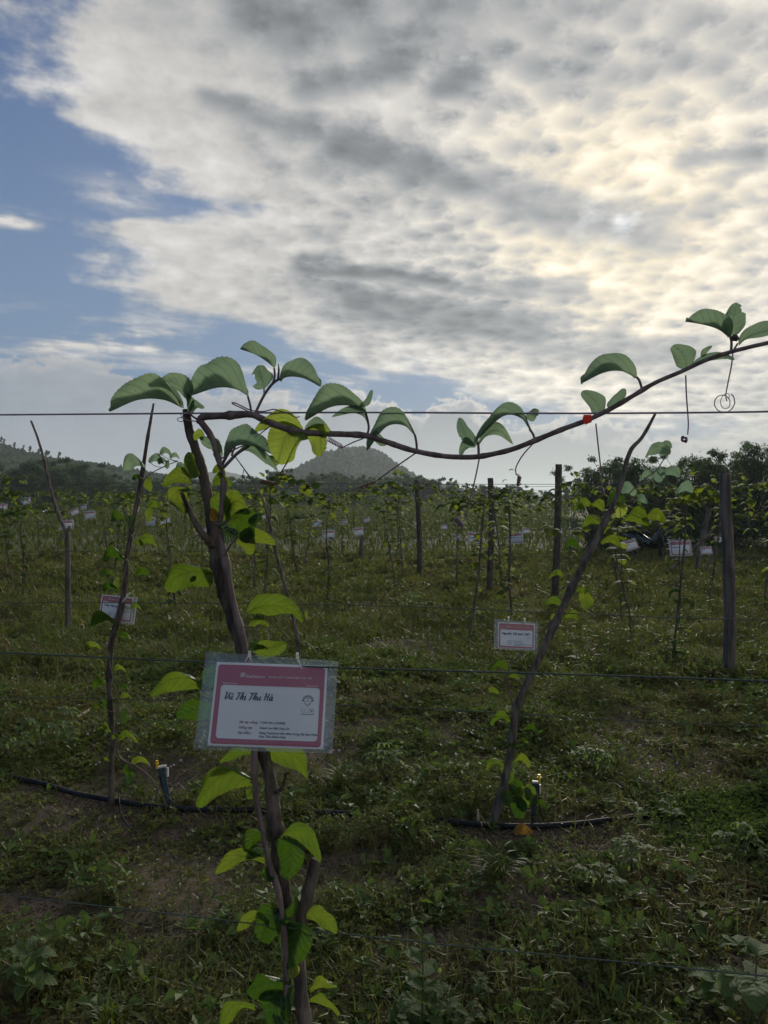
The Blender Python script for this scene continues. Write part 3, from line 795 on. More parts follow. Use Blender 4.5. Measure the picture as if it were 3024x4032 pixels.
def blades(name, Xv, Yv, length, width, rg, mat, label, lean=0.5):
    n_ = len(Xv)
    P = np.stack([Xv, Yv, ground_h(Xv, Yv) - 0.004], 1)
    a = rg.uniform(0, 2 * np.pi, n_)
    L = (length if np.ndim(length) else np.full(n_, length)) * rg.uniform(0.4, 1.3, n_) * (0.55 + 1.1 * vnoise(Xv, Yv, 3.1, 12))
    ln = rg.normal(lean, 0.3, n_)
    d1 = np.stack([np.cos(a) * np.sin(ln * .6), np.sin(a) * np.sin(ln * .6), np.cos(ln * .6)], 1)
    d2 = np.stack([np.cos(a) * np.sin(ln * 1.7), np.sin(a) * np.sin(ln * 1.7), np.cos(ln * 1.7)], 1)
    b = a + np.pi / 2 + rg.normal(0, .6, n_)
    sd = np.stack([np.cos(b), np.sin(b), np.zeros(n_)], 1) * ((width if np.ndim(width) else np.full(n_, width)) * rg.uniform(.6, 1.3, n_))[:, None]
    m1 = P + d1 * (L * .5)[:, None]; t = m1 + d2 * (L * .5)[:, None]
    V = np.stack([P - sd * .7, P + sd * .7, m1 - sd, m1 + sd, t], 1)
    o = (np.arange(n_) * 5)[:, None]
    Fc = np.concatenate([o + [0, 1, 3], o + [0, 3, 2], o + [2, 3, 4]], 0)
    tn = np.clip(vnoise(Xv, Yv, 0.8, 9) * 0.6 + rg.normal(0.2, 0.2, n_), 0, 1)
    return tag(big_mesh(name, V.reshape(-1, 3), Fc, mat, np.repeat(tn, 5)), label, 'grass', kind='stuff')
rc = np.random.default_rng(31)
x_, y_ = sample(430000, 1.9, 7.5, rc, 1.35, keep=0.3)
mat_leaves('creeping_weeds', x_, y_, 0.052, 0.0185 * (0.65 + y_ / 6), rc, 'weed', 'mat of small creeping weeds covering the near ground', 1.25, 0.45)
x_, y_ = sample(90000, 1.9, 7.5, rc, 1.35); k_ = vnoise(x_, y_, 1.1, 6) > 0.52; x_, y_ = x_[k_], y_[k_]
mat_leaves('clover_weeds', x_, y_, 0.085, 0.026 * (0.6 + y_ / 7), rc, 'weed_green', 'greener low weeds in patches on the near ground', 1.15, 0.35)
x_, y_ = sample(95000, 1.9, 8.0, rc, 1.4, keep=0.12)
blades('short_grass', x_, y_, 0.10, 0.0020, rc, 'grass', 'thin short grass growing through the near weeds', 0.75)
x_, y_ = sample(17000, 1.9, 7.0, rc, 1.4, keep=0.3)
blades('dry_straw', x_, y_, 0.075, 0.0011, rc, 'dry', 'dry straw and dead stalks lying in the weeds', 1.15)
x_, y_ = sample(190000, 7.0, 20.0, rc, 1.5, keep=0.25)
mat_leaves('field_weeds', x_, y_, 0.10, 0.0060 * y_ ** 0.95, rc, 'weed', 'low weeds between the middle rows', 1.2, 0.55)
x_, y_ = sample(130000, 6.5, 22.0, rc, 1.5, keep=0.3)
blades('field_grass', x_, y_, 0.17, 0.0007 * y_ ** 0.9, rc, 'grass', 'tufted grass between the middle rows', 0.55)
x_, y_ = sample(14000, 6.5, 20.0, rc, 1.5, keep=0.3)
blades('field_straw', x_, y_, 0.13, 0.00035 * y_, rc, 'dry', 'dry stalks between the middle rows', 0.8)
x_, y_ = sample(130000, 13.0, 150.0, rc, 1.2, keep=0.45)
blades('far_grass', x_, y_, 0.15 + 0.005 * y_, 0.0010 * y_, rc, 'grass_far', 'grass and weeds of the far field', 0.6)
x_, y_ = sample(30000, 1.9, 9.0, rc, 1.3)
mat_leaves('broadleaf_weeds', x_, y_, 0.10, 0.042, rc, 'weed_green', 'scattered broad leaved seedlings among the low weeds', 1.0, 0.30, 5)
# clods and litter on the bare earth
cx_, cy_ = [], []
for a_, b_, rx_, ry_ in soil_spots:
    n_ = int(900 * (rx_ * ry_) ** 0.5 / 0.15) ; cx_.append(a_ + rc.normal(0, rx_ * .7, n_)); cy_.append(b_ + rc.normal(0, ry_ * .7, n_))
x_, y_ = np.concatenate(cx_), np.concatenate(cy_); k_ = rc.random(len(x_)) < 0.35; x_, y_ = x_[k_], y_[k_]
s_ = rc.uniform(.003, .011, len(x_)) * rc.uniform(.5, 1.2, len(x_))
clumps('soil_clods', np.stack([x_, y_, ground_h(x_, y_) + s_ * .3], 1), np.stack([s_, s_, s_ * .7], 1), 'soil', 'crumbs and clods of brown earth on the bare patches', 15)['category'] = 'soil'
x_, y_ = x_[::4] + rc.normal(0, .03, len(x_[::4])), y_[::4]
blades('soil_litter', x_, y_, 0.05, 0.0016, rc, 'dry', 'dead leaves and stalks littering the bare earth', 1.45)
# ------------------------------------------------------------------ the near row
def d1(px): return 1.0 / (0.651 + 0.128 / 2870 * px)    # depth of the near row under a photo column
def row1_point(X, z):                                    # along the row's straight line in plan
    a, b = Vector((-1.512 / 3.03 * 1.536, 1.536, 0)), at(2870, 2000, d1(2870))
    s = (X - a.x) / (b.x - a.x)
    return Vector((X, a.y + s * (b.y - a.y), z))
def wire(name, pts, r, mat, label, group):
    o = tube(name, pts, r, mat, None, 6, max(8, len(pts) * 6))
    return tag(o, label, 'wire', group)
wire('trellis_wire', [row1_point(-2.6, 1.79), row1_point(-0.75, 1.765), row1_point(-0.1, 1.756), row1_point(0.64, 1.742), row1_point(2.0, 1.75)], 0.0017, 'wire', 'taut top trellis wire of the nearest row, crossing the sky', 'wires of the nearest row')
wire('trellis_wire', [row1_point(-2.6, 1.30), row1_point(-0.76, 1.290), row1_point(-0.30, 1.288), row1_point(-0.1, 1.288), row1_point(0.64, 1.296), row1_point(2.0, 1.30)], 0.0017, 'wire_green', 'middle trellis wire of the nearest row, holding the big name card', 'wires of the nearest row')
wire('trellis_wire', [row1_point(-2.6, 0.81), row1_point(-0.77, 0.800), row1_point(0.0, 0.795), row1_point(0.58, 0.800), row1_point(2.0, 0.81)], 0.0014, 'wire_green', 'lowest trellis wire of the nearest row, just above the weeds', 'wires of the nearest row')

def P1(px, py, d=0.0): return at(px, py, d1(px) + d)
def k1(px): return d1(px) / F                            # metres per photo pixel at the near row

# forked stake that carries the vine
stake = empty('forked_stake', (P1(1200, 4100).x, P1(1200, 4100).y, 0))
base = Vector((P1(1200, 4100).x + 0.01, P1(1200, 4100).y + 0.02, -0.10))
low = [base, P1(1205, 4150, 0.03), P1(1190, 3960, 0.03), P1(1176, 3780, 0.03), P1(1160, 3640, 0.03)]
tube('trunk', low, [0.0145, 0.0145, 0.0135, 0.0125, 0.012], 'bark', stake, 12, 40, 0.06, 1, 6)
tube('branch', [P1(1168, 3680, 0.03), P1(1195, 3590, 0.035), P1(1222, 3480, 0.04), P1(1243, 3385, 0.045)], [0.0125, 0.0125, 0.0115, 0.010], 'bark_dark', stake, 12, 20, 0.06, 2)
tube('branch', [P1(1166, 3660, 0.03), P1(1130, 3560, 0.03), P1(1098, 3400, 0.03), P1(1082, 3230, 0.03), P1(1062, 3060, 0.03), P1(1035, 2960, 0.03), P1(995, 2760, 0.03), P1(955, 2560, 0.03),
                P1(915, 2420, 0.03), P1(875, 2290, 0.03), P1(845, 2140, 0.03), P1(826, 2000, 0.03), P1(800, 1870, 0.03), P1(770, 1770, 0.03), P1(742, 1680, 0.03), P1(735, 1612, 0.03)],
     [0.0104, 0.0112, 0.0108, 0.012, 0.011, 0.011, 0.0115, 0.0125, 0.0125, 0.0138, 0.0138, 0.0125, 0.0108, 0.0095, 0.0085, 0.0075], 'bark_dark', stake, 14, 150, 0.07, 3, 26)
tube('twig', [P1(838, 2150, 0.02), P1(800, 2105, 0.0), P1(762, 2045, -0.01), P1(714, 1938, -0.02)], [0.008, 0.0065, 0.005, 0.0035], 'bark_dark', stake, 9, 20, 0.05, 4)
tube('twig', [P1(1080, 3120, 0.02), P1(1108, 3105, 0.01), P1(1128, 3045, 0.0)], [0.004, 0.0035, 0.002], 'bark_dark', stake, 7, 10, 0.05, 5)
tag(stake, 'dark forked wooden stake leaning left behind the big name card', 'stake')

# the vine itself
vine = empty('passion_vine', (P1(1130, 4100).x, P1(1130, 4100).y, 0))
tag(vine, 'leafy passion vine on the forked stake, running right along the top wire', 'vine')
vb = Vector((P1(1120, 4100).x - 0.02, P1(1120, 4100).y - 0.01, -0.05))
tube('stem', [vb, P1(1122, 4000), P1(1125, 3860), P1(1120, 3680), P1(1098, 3520, -0.005), P1(1062, 3400), P1(1038, 3280), P1(1010, 3150), P1(1002, 3020), P1(1000, 2900, 0.012), P1(985, 2700, 0.012), P1(960, 2540, 0.012),
              P1(915, 2360, 0.012), P1(892, 2230, 0.008), P1(868, 2090, 0.008), P1(878, 1980), P1(880, 1880), P1(858, 1800), P1(836, 1725), P1(800, 1672), P1(782, 1650)],
     [0.0042, 0.0042, 0.0044, 0.0044, 0.0052, 0.006, 0.0054, 0.0048, 0.0048, 0.0048, 0.0048, 0.0048, 0.0052, 0.0056, 0.006, 0.0064, 0.0068, 0.0068, 0.0058, 0.005, 0.005], 'stem', vine, 10, 160, 0.06, 6, 30)
tube('runner', [P1(786, 1668), P1(790, 1648), P1(815, 1641), P1(900, 1636), P1(985, 1632), P1(1030, 1648), P1(1100, 1678), P1(1190, 1702), P1(1300, 1708), P1(1430, 1714), P1(1510, 1736), P1(1620, 1772), P1(1740, 1795),
                P1(1850, 1800), P1(1930, 1790), P1(2020, 1768), P1(2110, 1733), P1(2210, 1692), P1(2310, 1655), P1(2400, 1612), P1(2490, 1560), P1(2580, 1507), P1(2680, 1464), P1(2780, 1418), P1(2880, 1385), P1(3024, 1350), P1(3300, 1290)],
     [0.0062, 0.0065, 0.0062, 0.0058, 0.0056, 0.0058, 0.0055, 0.0055, 0.005, 0.0046, 0.0046, 0.0046, 0.0045, 0.0046, 0.0044, 0.0042, 0.004, 0.0038, 0.0036, 0.0036, 0.0035, 0.0034, 0.0034, 0.0033, 0.003], 'stem', vine, 9, 220, 0.03, 7, 26)
for q_, rr in [([(1002,1634),(1038,1560),(1072,1512),(1102,1490)],0.0026), ([(1075,1508),(1082,1480),(1080,1450)],0.0022), ([(1040,1560),(1040,1530)],0.0016), ([(988,1628),(986,1598),(976,1560)],0.0022),
               ([(786,1655),(760,1640),(742,1622)],0.002), ([(872,1850),(905,1815),(935,1785),(985,1752)],0.0032), ([(868,1842),(890,1800),(912,1762)],0.003), ([(912,1795),(920,1770),(926,1758)],0.002),
               ([(1195,1704),(1188,1690)],0.0024), ([(1202,1706),(1215,1695)],0.002), ([(1445,1716),(1452,1680),(1440,1622)],0.0022), ([(1642,1778),(1640,1745),(1634,1712)],0.0022),
               ([(1885,1798),(1884,1760),(1880,1740)],0.0024), ([(2108,1736),(2098,1708),(2085,1690)],0.0022), ([(2350,1640),(2362,1625)],0.0016), ([(2385,1622),(2398,1602)],0.0016),
               ([(2528,1533),(2518,1500),(2506,1484)],0.0022), ([(2702,1456),(2704,1446)],0.002), ([(2878,1388),(2880,1350),(2875,1322)],0.0022), ([(2885,1384),(2905,1352)],0.0016),
               ([(780,1900),(758,1900)],0.002), ([(848,2068),(878,2062),(905,2045)],0.0022), ([(880,2190),(905,2150),(938,2112)],0.002), ([(1000,2470),(960,2470)],0.0018), ([(1010,3090),(985,3078)],0.0022),
               ([(1045,3400),(1060,3392)],0.002), ([(1120,3600),(1110,3630)],0.002), ([(1150,3880),(1125,3890)],0.002)]:
    tube('petiole', [P1(*a_) for a_ in q_], rr, 'stem', vine, 7, max(6, len(q_) * 4))
LV = [  # midrib pixels, widths A B, material, extra
 ([(722,1608),(640,1574),(540,1576),(432,1622)],82,62,'leaf_high_glare',{}), ([(738,1606),(735,1555),(690,1510),(612,1500)],48,-16,'leaf_high_glare',{}),
 ([(978,1561),(925,1532),(850,1528),(742,1562)],106,80,'leaf_high_glare',{}), ([(742,1620),(748,1585),(735,1545)],22,-14,'leaf_high_glare',{}),
 ([(1080,1450),(1050,1424),(1005,1396),(945,1375)],46,30,'leaf_high_glare',{}), ([(1100,1500),(1135,1484),(1195,1490),(1262,1524)],66,50,'leaf_high_glare',{}),
 ([(1040,1530),(1032,1490),(1016,1438)],42,-50,'leaf_high_glare',{'bite':(-1,0.30,0.72,0.45)}), ([(745,1622),(772,1598),(804,1604)],24,-8,'leaf_high_glare',{}),
 ([(885,1802),(928,1758),(992,1756),(1070,1788)],74,58,'leaf_high_glare',{}), ([(866,1812),(846,1765),(785,1722)],34,-22,'leaf_high_glare',{}),
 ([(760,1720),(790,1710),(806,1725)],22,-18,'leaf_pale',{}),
 ([(938,1780),(970,1768),(1025,1792),(1094,1858)],26,-12,'leaf_high_glare',{}),
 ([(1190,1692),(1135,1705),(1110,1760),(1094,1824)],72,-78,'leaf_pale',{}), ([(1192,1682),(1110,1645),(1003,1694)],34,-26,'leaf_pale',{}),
 ([(1204,1690),(1255,1705),(1266,1795)],48,-50,'leaf_pale',{'bite':(1,0.6,0.85,0.55)}), ([(1200,1690),(1250,1668),(1302,1700)],26,-10,'leaf_high_glare',{}),
 ([(1442,1622),(1380,1598),(1300,1604),(1204,1657)],78,60,'leaf_high_glare',{}), ([(1418,1602),(1446,1580),(1466,1535)],14,-12,'leaf_high_glare',{}), ([(1454,1676),(1432,1632),(1380,1615),(1306,1642)],20,-10,'leaf_high_glare',{}),
 ([(1638,1718),(1592,1676),(1520,1682),(1446,1776)],60,38,'leaf_high_glare',{}), ([(1472,1700),(1490,1725),(1520,1755)],16,-20,'leaf_high_glare',{}),
 ([(2088,1694),(2055,1648),(1980,1640),(1872,1740)],46,34,'leaf_high_glare',{}), ([(2082,1655),(2095,1630),(2118,1612)],22,-16,'leaf_high_glare',{}),
 ([(1882,1750),(1925,1704),(1972,1698),(2020,1752)],32,-14,'leaf_high_glare',{}), ([(1878,1752),(1836,1715),(1806,1645)],24,-26,'leaf_high_glare',{}), ([(1872,1755),(1840,1745),(1810,1792)],26,-18,'leaf_high_glare',{}),
 ([(2506,1486),(2450,1462),(2380,1467),(2287,1512)],66,50,'leaf_high_glare',{}), ([(2365,1632),(2345,1582),(2294,1538)],34,-26,'leaf_high_glare',{}), ([(2396,1606),(2428,1580),(2462,1530)],16,-22,'leaf_high_glare',{}),
 ([(2704,1448),(2692,1400),(2652,1358)],42,-26,'leaf_high_glare',{}), ([(2720,1438),(2780,1410),(2845,1402),(2892,1416)],16,-12,'leaf_high_glare',{}), ([(2762,1404),(2778,1378),(2802,1362)],11,-9,'leaf_high_glare',{}),
 ([(2874,1326),(2835,1298),(2770,1276),(2698,1267)],54,36,'leaf_high_glare',{}), ([(2876,1322),(2886,1262),(2902,1192)],42,-30,'leaf_high_glare',{'bite':(1,0.72,0.9,0.6)}), ([(2908,1352),(2955,1322),(3024,1300),(3100,1290)],38,-14,'leaf_high_glare',{}),
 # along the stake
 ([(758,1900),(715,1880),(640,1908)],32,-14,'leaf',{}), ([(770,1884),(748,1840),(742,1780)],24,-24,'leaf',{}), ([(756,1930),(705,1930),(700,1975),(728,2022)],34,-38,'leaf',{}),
 ([(838,1898),(872,1884),(914,1908)],18,-22,'leaf',{}), ([(836,1860),(860,1845),(885,1858)],14,-10,'leaf',{}), ([(850,1800),(858,1760),(840,1720)],18,-18,'leaf_high_glare',{}),
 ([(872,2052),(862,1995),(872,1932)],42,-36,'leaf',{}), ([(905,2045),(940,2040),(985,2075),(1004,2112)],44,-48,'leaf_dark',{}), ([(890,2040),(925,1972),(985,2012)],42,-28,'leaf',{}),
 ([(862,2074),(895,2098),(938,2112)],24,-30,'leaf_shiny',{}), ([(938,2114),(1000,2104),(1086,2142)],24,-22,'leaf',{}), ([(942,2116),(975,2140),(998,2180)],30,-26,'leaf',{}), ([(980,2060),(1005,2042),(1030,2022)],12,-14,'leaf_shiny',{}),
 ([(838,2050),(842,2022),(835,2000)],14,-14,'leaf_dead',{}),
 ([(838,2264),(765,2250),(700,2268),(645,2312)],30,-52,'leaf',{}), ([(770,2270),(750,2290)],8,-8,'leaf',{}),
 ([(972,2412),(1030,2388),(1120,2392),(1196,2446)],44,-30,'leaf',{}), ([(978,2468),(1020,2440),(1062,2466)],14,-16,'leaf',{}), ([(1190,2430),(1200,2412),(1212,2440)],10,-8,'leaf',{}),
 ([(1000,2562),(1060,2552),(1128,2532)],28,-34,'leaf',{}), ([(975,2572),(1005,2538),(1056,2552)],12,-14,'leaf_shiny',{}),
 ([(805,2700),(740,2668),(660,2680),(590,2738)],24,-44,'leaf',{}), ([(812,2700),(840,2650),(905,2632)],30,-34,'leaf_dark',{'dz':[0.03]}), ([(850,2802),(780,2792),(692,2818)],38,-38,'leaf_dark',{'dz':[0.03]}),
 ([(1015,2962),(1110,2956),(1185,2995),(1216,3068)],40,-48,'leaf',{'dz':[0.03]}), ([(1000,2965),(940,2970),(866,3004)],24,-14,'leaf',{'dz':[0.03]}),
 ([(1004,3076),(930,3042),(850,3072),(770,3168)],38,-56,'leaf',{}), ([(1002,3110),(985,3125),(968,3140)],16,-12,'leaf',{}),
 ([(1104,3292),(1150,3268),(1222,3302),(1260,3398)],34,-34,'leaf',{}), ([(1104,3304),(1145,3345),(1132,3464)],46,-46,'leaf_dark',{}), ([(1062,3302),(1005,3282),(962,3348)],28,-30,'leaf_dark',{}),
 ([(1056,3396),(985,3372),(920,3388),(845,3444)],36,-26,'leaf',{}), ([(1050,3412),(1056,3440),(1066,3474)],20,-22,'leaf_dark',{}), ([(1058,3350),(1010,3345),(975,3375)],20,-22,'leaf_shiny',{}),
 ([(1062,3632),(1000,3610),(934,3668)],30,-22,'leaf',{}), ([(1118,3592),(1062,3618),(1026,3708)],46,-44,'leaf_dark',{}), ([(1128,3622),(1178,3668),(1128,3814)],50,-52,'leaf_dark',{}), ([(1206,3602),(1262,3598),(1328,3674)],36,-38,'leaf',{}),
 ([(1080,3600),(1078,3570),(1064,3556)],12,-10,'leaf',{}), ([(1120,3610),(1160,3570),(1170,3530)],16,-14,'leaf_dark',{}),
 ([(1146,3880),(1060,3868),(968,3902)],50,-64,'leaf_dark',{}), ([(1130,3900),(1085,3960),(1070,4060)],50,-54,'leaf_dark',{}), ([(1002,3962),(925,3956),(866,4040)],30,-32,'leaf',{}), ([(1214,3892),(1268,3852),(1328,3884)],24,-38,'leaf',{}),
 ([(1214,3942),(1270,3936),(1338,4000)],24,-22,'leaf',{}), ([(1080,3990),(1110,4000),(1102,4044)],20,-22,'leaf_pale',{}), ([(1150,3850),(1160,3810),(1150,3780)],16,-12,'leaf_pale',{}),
]
for i, (pts, A, B, mt, ex) in enumerate(LV):
    rg_l = random.Random(i)
    dzv = ex.get('dz') or [0.0, 0.0, rg_l.uniform(-.015, .015), rg_l.uniform(-.03, .03)]
    if len(dzv) == 1: dzv = [dzv[0]] * 4
    if pts[0][1] > 1850: A, B = A * 1.28, B * 1.28
    if not ex.get('bite') and rg_l.random() < .3: ex = dict(ex, bite=(rg_l.choice([-1, 1]), *(lambda c: (c, c + .09))(rg_l.uniform(.3, .8)), rg_l.uniform(.7, .88)))
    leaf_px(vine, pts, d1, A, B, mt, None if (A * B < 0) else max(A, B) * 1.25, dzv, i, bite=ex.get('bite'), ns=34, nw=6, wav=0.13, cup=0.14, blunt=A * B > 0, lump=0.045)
tube('bud', [P1(2880, 1338), P1(2894, 1330), P1(2906, 1340)], [0.003, 0.0062, 0.003], 'bark_dark', vine, 8, 8)
tube('bud', [P1(1095, 1490), P1(1098, 1455), P1(1096, 1432)], [0.002, 0.0022, 0.0007], 'stem', vine, 6, 6)
tube('bud', [P1(1392, 1598 + 118), P1(1400, 1700)], [0.002, 0.0008], 'stem', vine, 6, 4)

def coil(c, r0, r1, turns, ax, n_=60, pitch=0.0):
    """loops around axis ax through world point c"""
    ax = Vector(ax).normalized(); u = ax.orthogonal().normalized(); v = ax.cross(u)
    return [c + ax * (pitch * (i / n_ - 0.5)) + (u * math.cos(6.2832 * turns * i / n_) + v * math.sin(6.2832 * turns * i / n_)) * (r0 + (r1 - r0) * i / n_) for i in range(n_ + 1)]
def tendril(px_pts, r, mat='tendril', end=None):
    pts = [P1(*q_) for q_ in px_pts]
    V, Fc = tube_data(pts, [r, r, r * 0.8], 6, max(12, len(pts) * 8))
    parts = [(V, Fc)]
    if end:
        kind, c, rad, ln, turns = end
        k_ = k1(c[0]); cw = P1(*c)
        if kind == 'ball':
            for j in range(4):
                parts.append(tube_data(coil(cw, rad * k_ * (1 - j * .12), rad * k_ * (.9 - j * .12), 2.2, (math.cos(j * 1.9), math.sin(j * 2.3), math.cos(j * 2.9 + 1)), 28), r * 0.8, 5, 40))
        elif kind == 'spring':
            d = (P1(*ln) - cw)
            pp = coil(cw + d / 2, rad * k_, rad * k_ * .85, turns, d, turns * 14, d.length)
            parts.append(tube_data(pp, r * 0.8, 5, turns * 16))
        elif kind == 'loop':
            rgc = random.Random(int(c[0])); cc = coil(cw, rad * k_, rad * k_ * .32, turns, (0.1, 1, 0.15), 60)
            cc = [q_ + Vector((math.sin(i * .17) * .003 + .006 * i / 60, rgc.uniform(-.001, .001), math.cos(i * .11) * .003 + .008 * i / 60)) for i, q_ in enumerate(cc)]
            parts.append(tube_data(cc, [r * .8, r * .7, r * .4], 5, 80))
    V, Fc = join(parts)
    return mesh_obj('tendril', V, Fc, mat, vine)
tendril([(2700,1478),(2703,1560),(2710,1660),(2708,1712)], 0.0013, end=('ball',(2694,1730),15,0,0))
tendril([(2886,1388),(2880,1440),(2866,1510),(2858,1555),(2862,1580)], 0.0012, end=('loop',(2844,1590),44,0,2.2))
tendril([(2104,1742),(2060,1790),(2032,1840),(2034,1868),(2046,1876)], 0.0012, 'tendril', ('spring',(2046,1874),7,(2040,1912),8))
tendril([(1888,1802),(1872,1880),(1850,1970),(1832,2032)], 0.0013, 'tendril', ('spring',(1795,2040),9,(1822,2072),8))
tendril([(1640,1782),(1570,1830),(1500,1880),(1462,1906)], 0.0013, 'tendril_dry', ('spring',(1412,1922),8,(1464,1902),9))
tendril([(2346,1668),(2356,1760),(2366,1850),(2372,1925)], 0.0013, 'tendril', ('spring',(2372,1922),5,(2376,1946),5))
tendril([(1196,1712),(1150,1790),(1100,1870),(1078,1910)], 0.0013, 'tendril_dry', ('spring',(1025,1894),8,(1080,1906),10))
tendril([(1432,1726),(1390,1742),(1345,1764)], 0.0012, 'tendril', ('spring',(1292,1728),9,(1346,1758),9))
tendril([(994,1628),(950,1606),(914,1588),(930,1588),(985,1614),(1035,1620),(1080,1612),(1125,1624),(1165,1642),(1180,1640)], 0.0013)
tendril([(790,1660),(745,1656),(722,1650)], 0.0011, 'tendril', ('loop',(706,1655),11,0,1.7))
tendril([(1072,1672),(1035,1700),(1022,1712)], 0.0012)
tendril([(865,1812),(920,1772),(975,1748)], 0.0014)
tape = mesh_obj('red_tape', *join([([P1(2298, 1633, -.012), P1(2328, 1633, -.012), P1(2331, 1650, -.014), P1(2330, 1662, -.012), P1(2306, 1672, -.012), P1(2292, 1657, -.012), P1(2294, 1647, -.012),
        P1(2300, 1636, .012), P1(2328, 1636, .012), P1(2330, 1652, .014), P1(2328, 1664, .012), P1(2306, 1668, .012), P1(2294, 1655, .012), P1(2296, 1648, .012)],
        [(6, 5, 4, 3, 2, 1, 0), (7, 8, 9, 10, 11, 12, 13)] + [(i, (i + 1) % 7, 7 + (i + 1) % 7, 7 + i) for i in range(7)]),]), 'tape', None, smooth=False)
tag(tape, 'small red tape flag on the top wire where the runner crosses it', 'tape')

# ------------------------------------------------------------------ second row: the two traced vines
def lin_depth(a, b, k_):
    return a + (b - a) * k_
def traced_vine(name, label, stake_px, stake_r, Y, stem_px, leaves, stake_label, seed, smat='bark', top_dz=0.0):
    rg = random.Random(seed)
    b_ = on_ground(*stake_px[0])
    pts = [b_ + Vector((0, 0, -0.08))] + [at(q_[0], q_[1], b_.y + top_dz * i / len(stake_px)) for i, q_ in enumerate(stake_px)]
    s = tube('stake', pts, stake_r, smat, None, 10, 90, 0.07, seed, 16)
    tag(s, stake_label, 'stake')
    v = empty(name, (b_.x, b_.y, 0))
    dep = lambda px: b_.y - 0.02
    tube('stem', [at(q_[0], q_[1], b_.y - 0.02) for q_ in stem_px], [0.0042, 0.0042, 0.0036, 0.003, 0.0024], 'stem', v, 8, 80, 0.05, seed)
    for i, lf in enumerate(leaves):
        x, y, wpx, kind = lf[:4]
        mt = lf[4] if len(lf) > 4 else rg.choice(['leaf', 'leaf', 'leaf_dark'])
        hgt = wpx * rg.uniform(.32, .44)
        if kind == 'r': pts_ = [(x - wpx / 2, y + hgt * .25), (x - wpx * .1, y - hgt * .5), (x + wpx * .25, y - hgt * .25), (x + wpx / 2, y + hgt * .7)]; A, B = hgt * .55, -hgt * .8
        elif kind == 'l': pts_ = [(x + wpx / 2, y + hgt * .25), (x + wpx * .1, y - hgt * .5), (x - wpx * .25, y - hgt * .25), (x - wpx / 2, y + hgt * .7)]; A, B = hgt * .55, -hgt * .8
        else: pts_ = [(x + rg.uniform(-.15, .15) * wpx, y - wpx / 2), (x + rg.uniform(-.2, .2) * wpx, y), (x + rg.uniform(-.1, .1) * wpx, y + wpx / 2)]; A, B = wpx * .34, -wpx * .34
        dd = rg.uniform(-.05, .05)
        leaf_px(v, pts_, lambda px: b_.y - 0.02 + dd, A, B, mt, max(abs(A), abs(B)) * rg.uniform(1.1, 1.4), [0, 0, rg.uniform(-.03, .03), rg.uniform(-.05, .05)], seed * 100 + i, ns=16, nw=4, wav=0.10)
        # petiole back to the nearest point of the stem
        sx = min(stem_px, key=lambda q_: (q_[1] - y) ** 2 + (q_[0] - x) ** 2)
        bx = pts_[0]
        if math.hypot(sx[0] - bx[0], sx[1] - bx[1]) < 150:
            tube('petiole', [at(bx[0], bx[1], b_.y - 0.02 + dd), at((bx[0] + sx[0]) / 2, (bx[1] + sx[1]) / 2 + 8, b_.y - 0.02 + dd / 2), at(sx[0], sx[1], b_.y - 0.02)], 0.0016, 'stem_green', v, 5, 6)
    tag(v, label, 'vine')
    return b_
BR = traced_vine('passion_vine', 'passion vine winding up the long stake that leans right', [(1940,3250),(1975,3130),(2010,2960),(2035,2790),(2100,2640),(2165,2500),(2240,2340),(2320,2180),(2390,2040),(2440,1920),(2480,1780),(2530,1720),(2580,1630)],
     [0.020, 0.0195, 0.019, 0.018, 0.018, 0.018, 0.0168, 0.016, 0.0152, 0.0142, 0.012, 0.009, 0.006], None,
     [(2005,3150),(1998,3050),(2015,2940),(2030,2850),(2012,2740),(2002,2640),(2070,2552),(2160,2462),(2225,2380),(2262,2330),(2285,2230),(2330,2140),(2380,2060),(2440,1985),(2520,1900),(2585,1850),(2630,1780)],
     [(2330,2055,84,'l'),(2382,2058,50,'l'),(2250,2145,66,'l'),(2405,2130,78,'r'),(2190,2262,56,'l'),(2240,2330,60,'l'),(2285,2325,50,'r'),(2305,2365,70,'d'),(2175,2372,78,'l'),(2250,2425,62,'r'),(2186,2428,40,'l'),
      (1968,2625,84,'l'),(2018,2665,52,'r'),(1938,2722,54,'l'),(1972,2828,84,'l'),(2085,2868,66,'r'),(2056,2915,44,'r'),(2014,2936,40,'l'),(1948,3008,78,'l'),(2050,2994,76,'r'),(1998,3050,66,'d'),(2035,3100,80,'d'),
      (2062,3140,84,'d'),(2042,3180,90,'d'),(1990,3140,60,'d'),(2090,3120,60,'d'),(2118,3165,62,'r'),(2010,3110,60,'d','leaf_dark'),
      (2465,1935,90,'l','leaf_high_glare'),(2425,1965,80,'l'),(2520,1968,56,'r','leaf_high_glare'),(2440,2010,60,'d','leaf_pale'),(2590,1775,100,'l','leaf_high_glare'),(2622,1752,48,'r','leaf_high_glare'),(2606,1772,50,'d','leaf_high_glare'),(2640,1860,74,'r','leaf_high_glare'),(2695,1925,72,'l','leaf_high_glare'),(2700,1962,40,'r'),
      (2500,2040,110,'r'),(2575,2035,90,'r'),(2300,1985,60,'l'),(2350,1990,60,'r'),(2280,2000,50,'l'),(2595,1870,60,'d','leaf_high_glare'),(2545,1875,60,'l','leaf_high_glare')],
     'long grey stake leaning right in the second row', 41, 'bark', -0.12)
for q_, tl in [([(2380,2060),(2300,2015),(2240,2005),(2180,2010)], 0.0022), ([(2560,2440-380),(2620,1960),(2660,1870),(2690,1800)], 0.002)]:
    pass
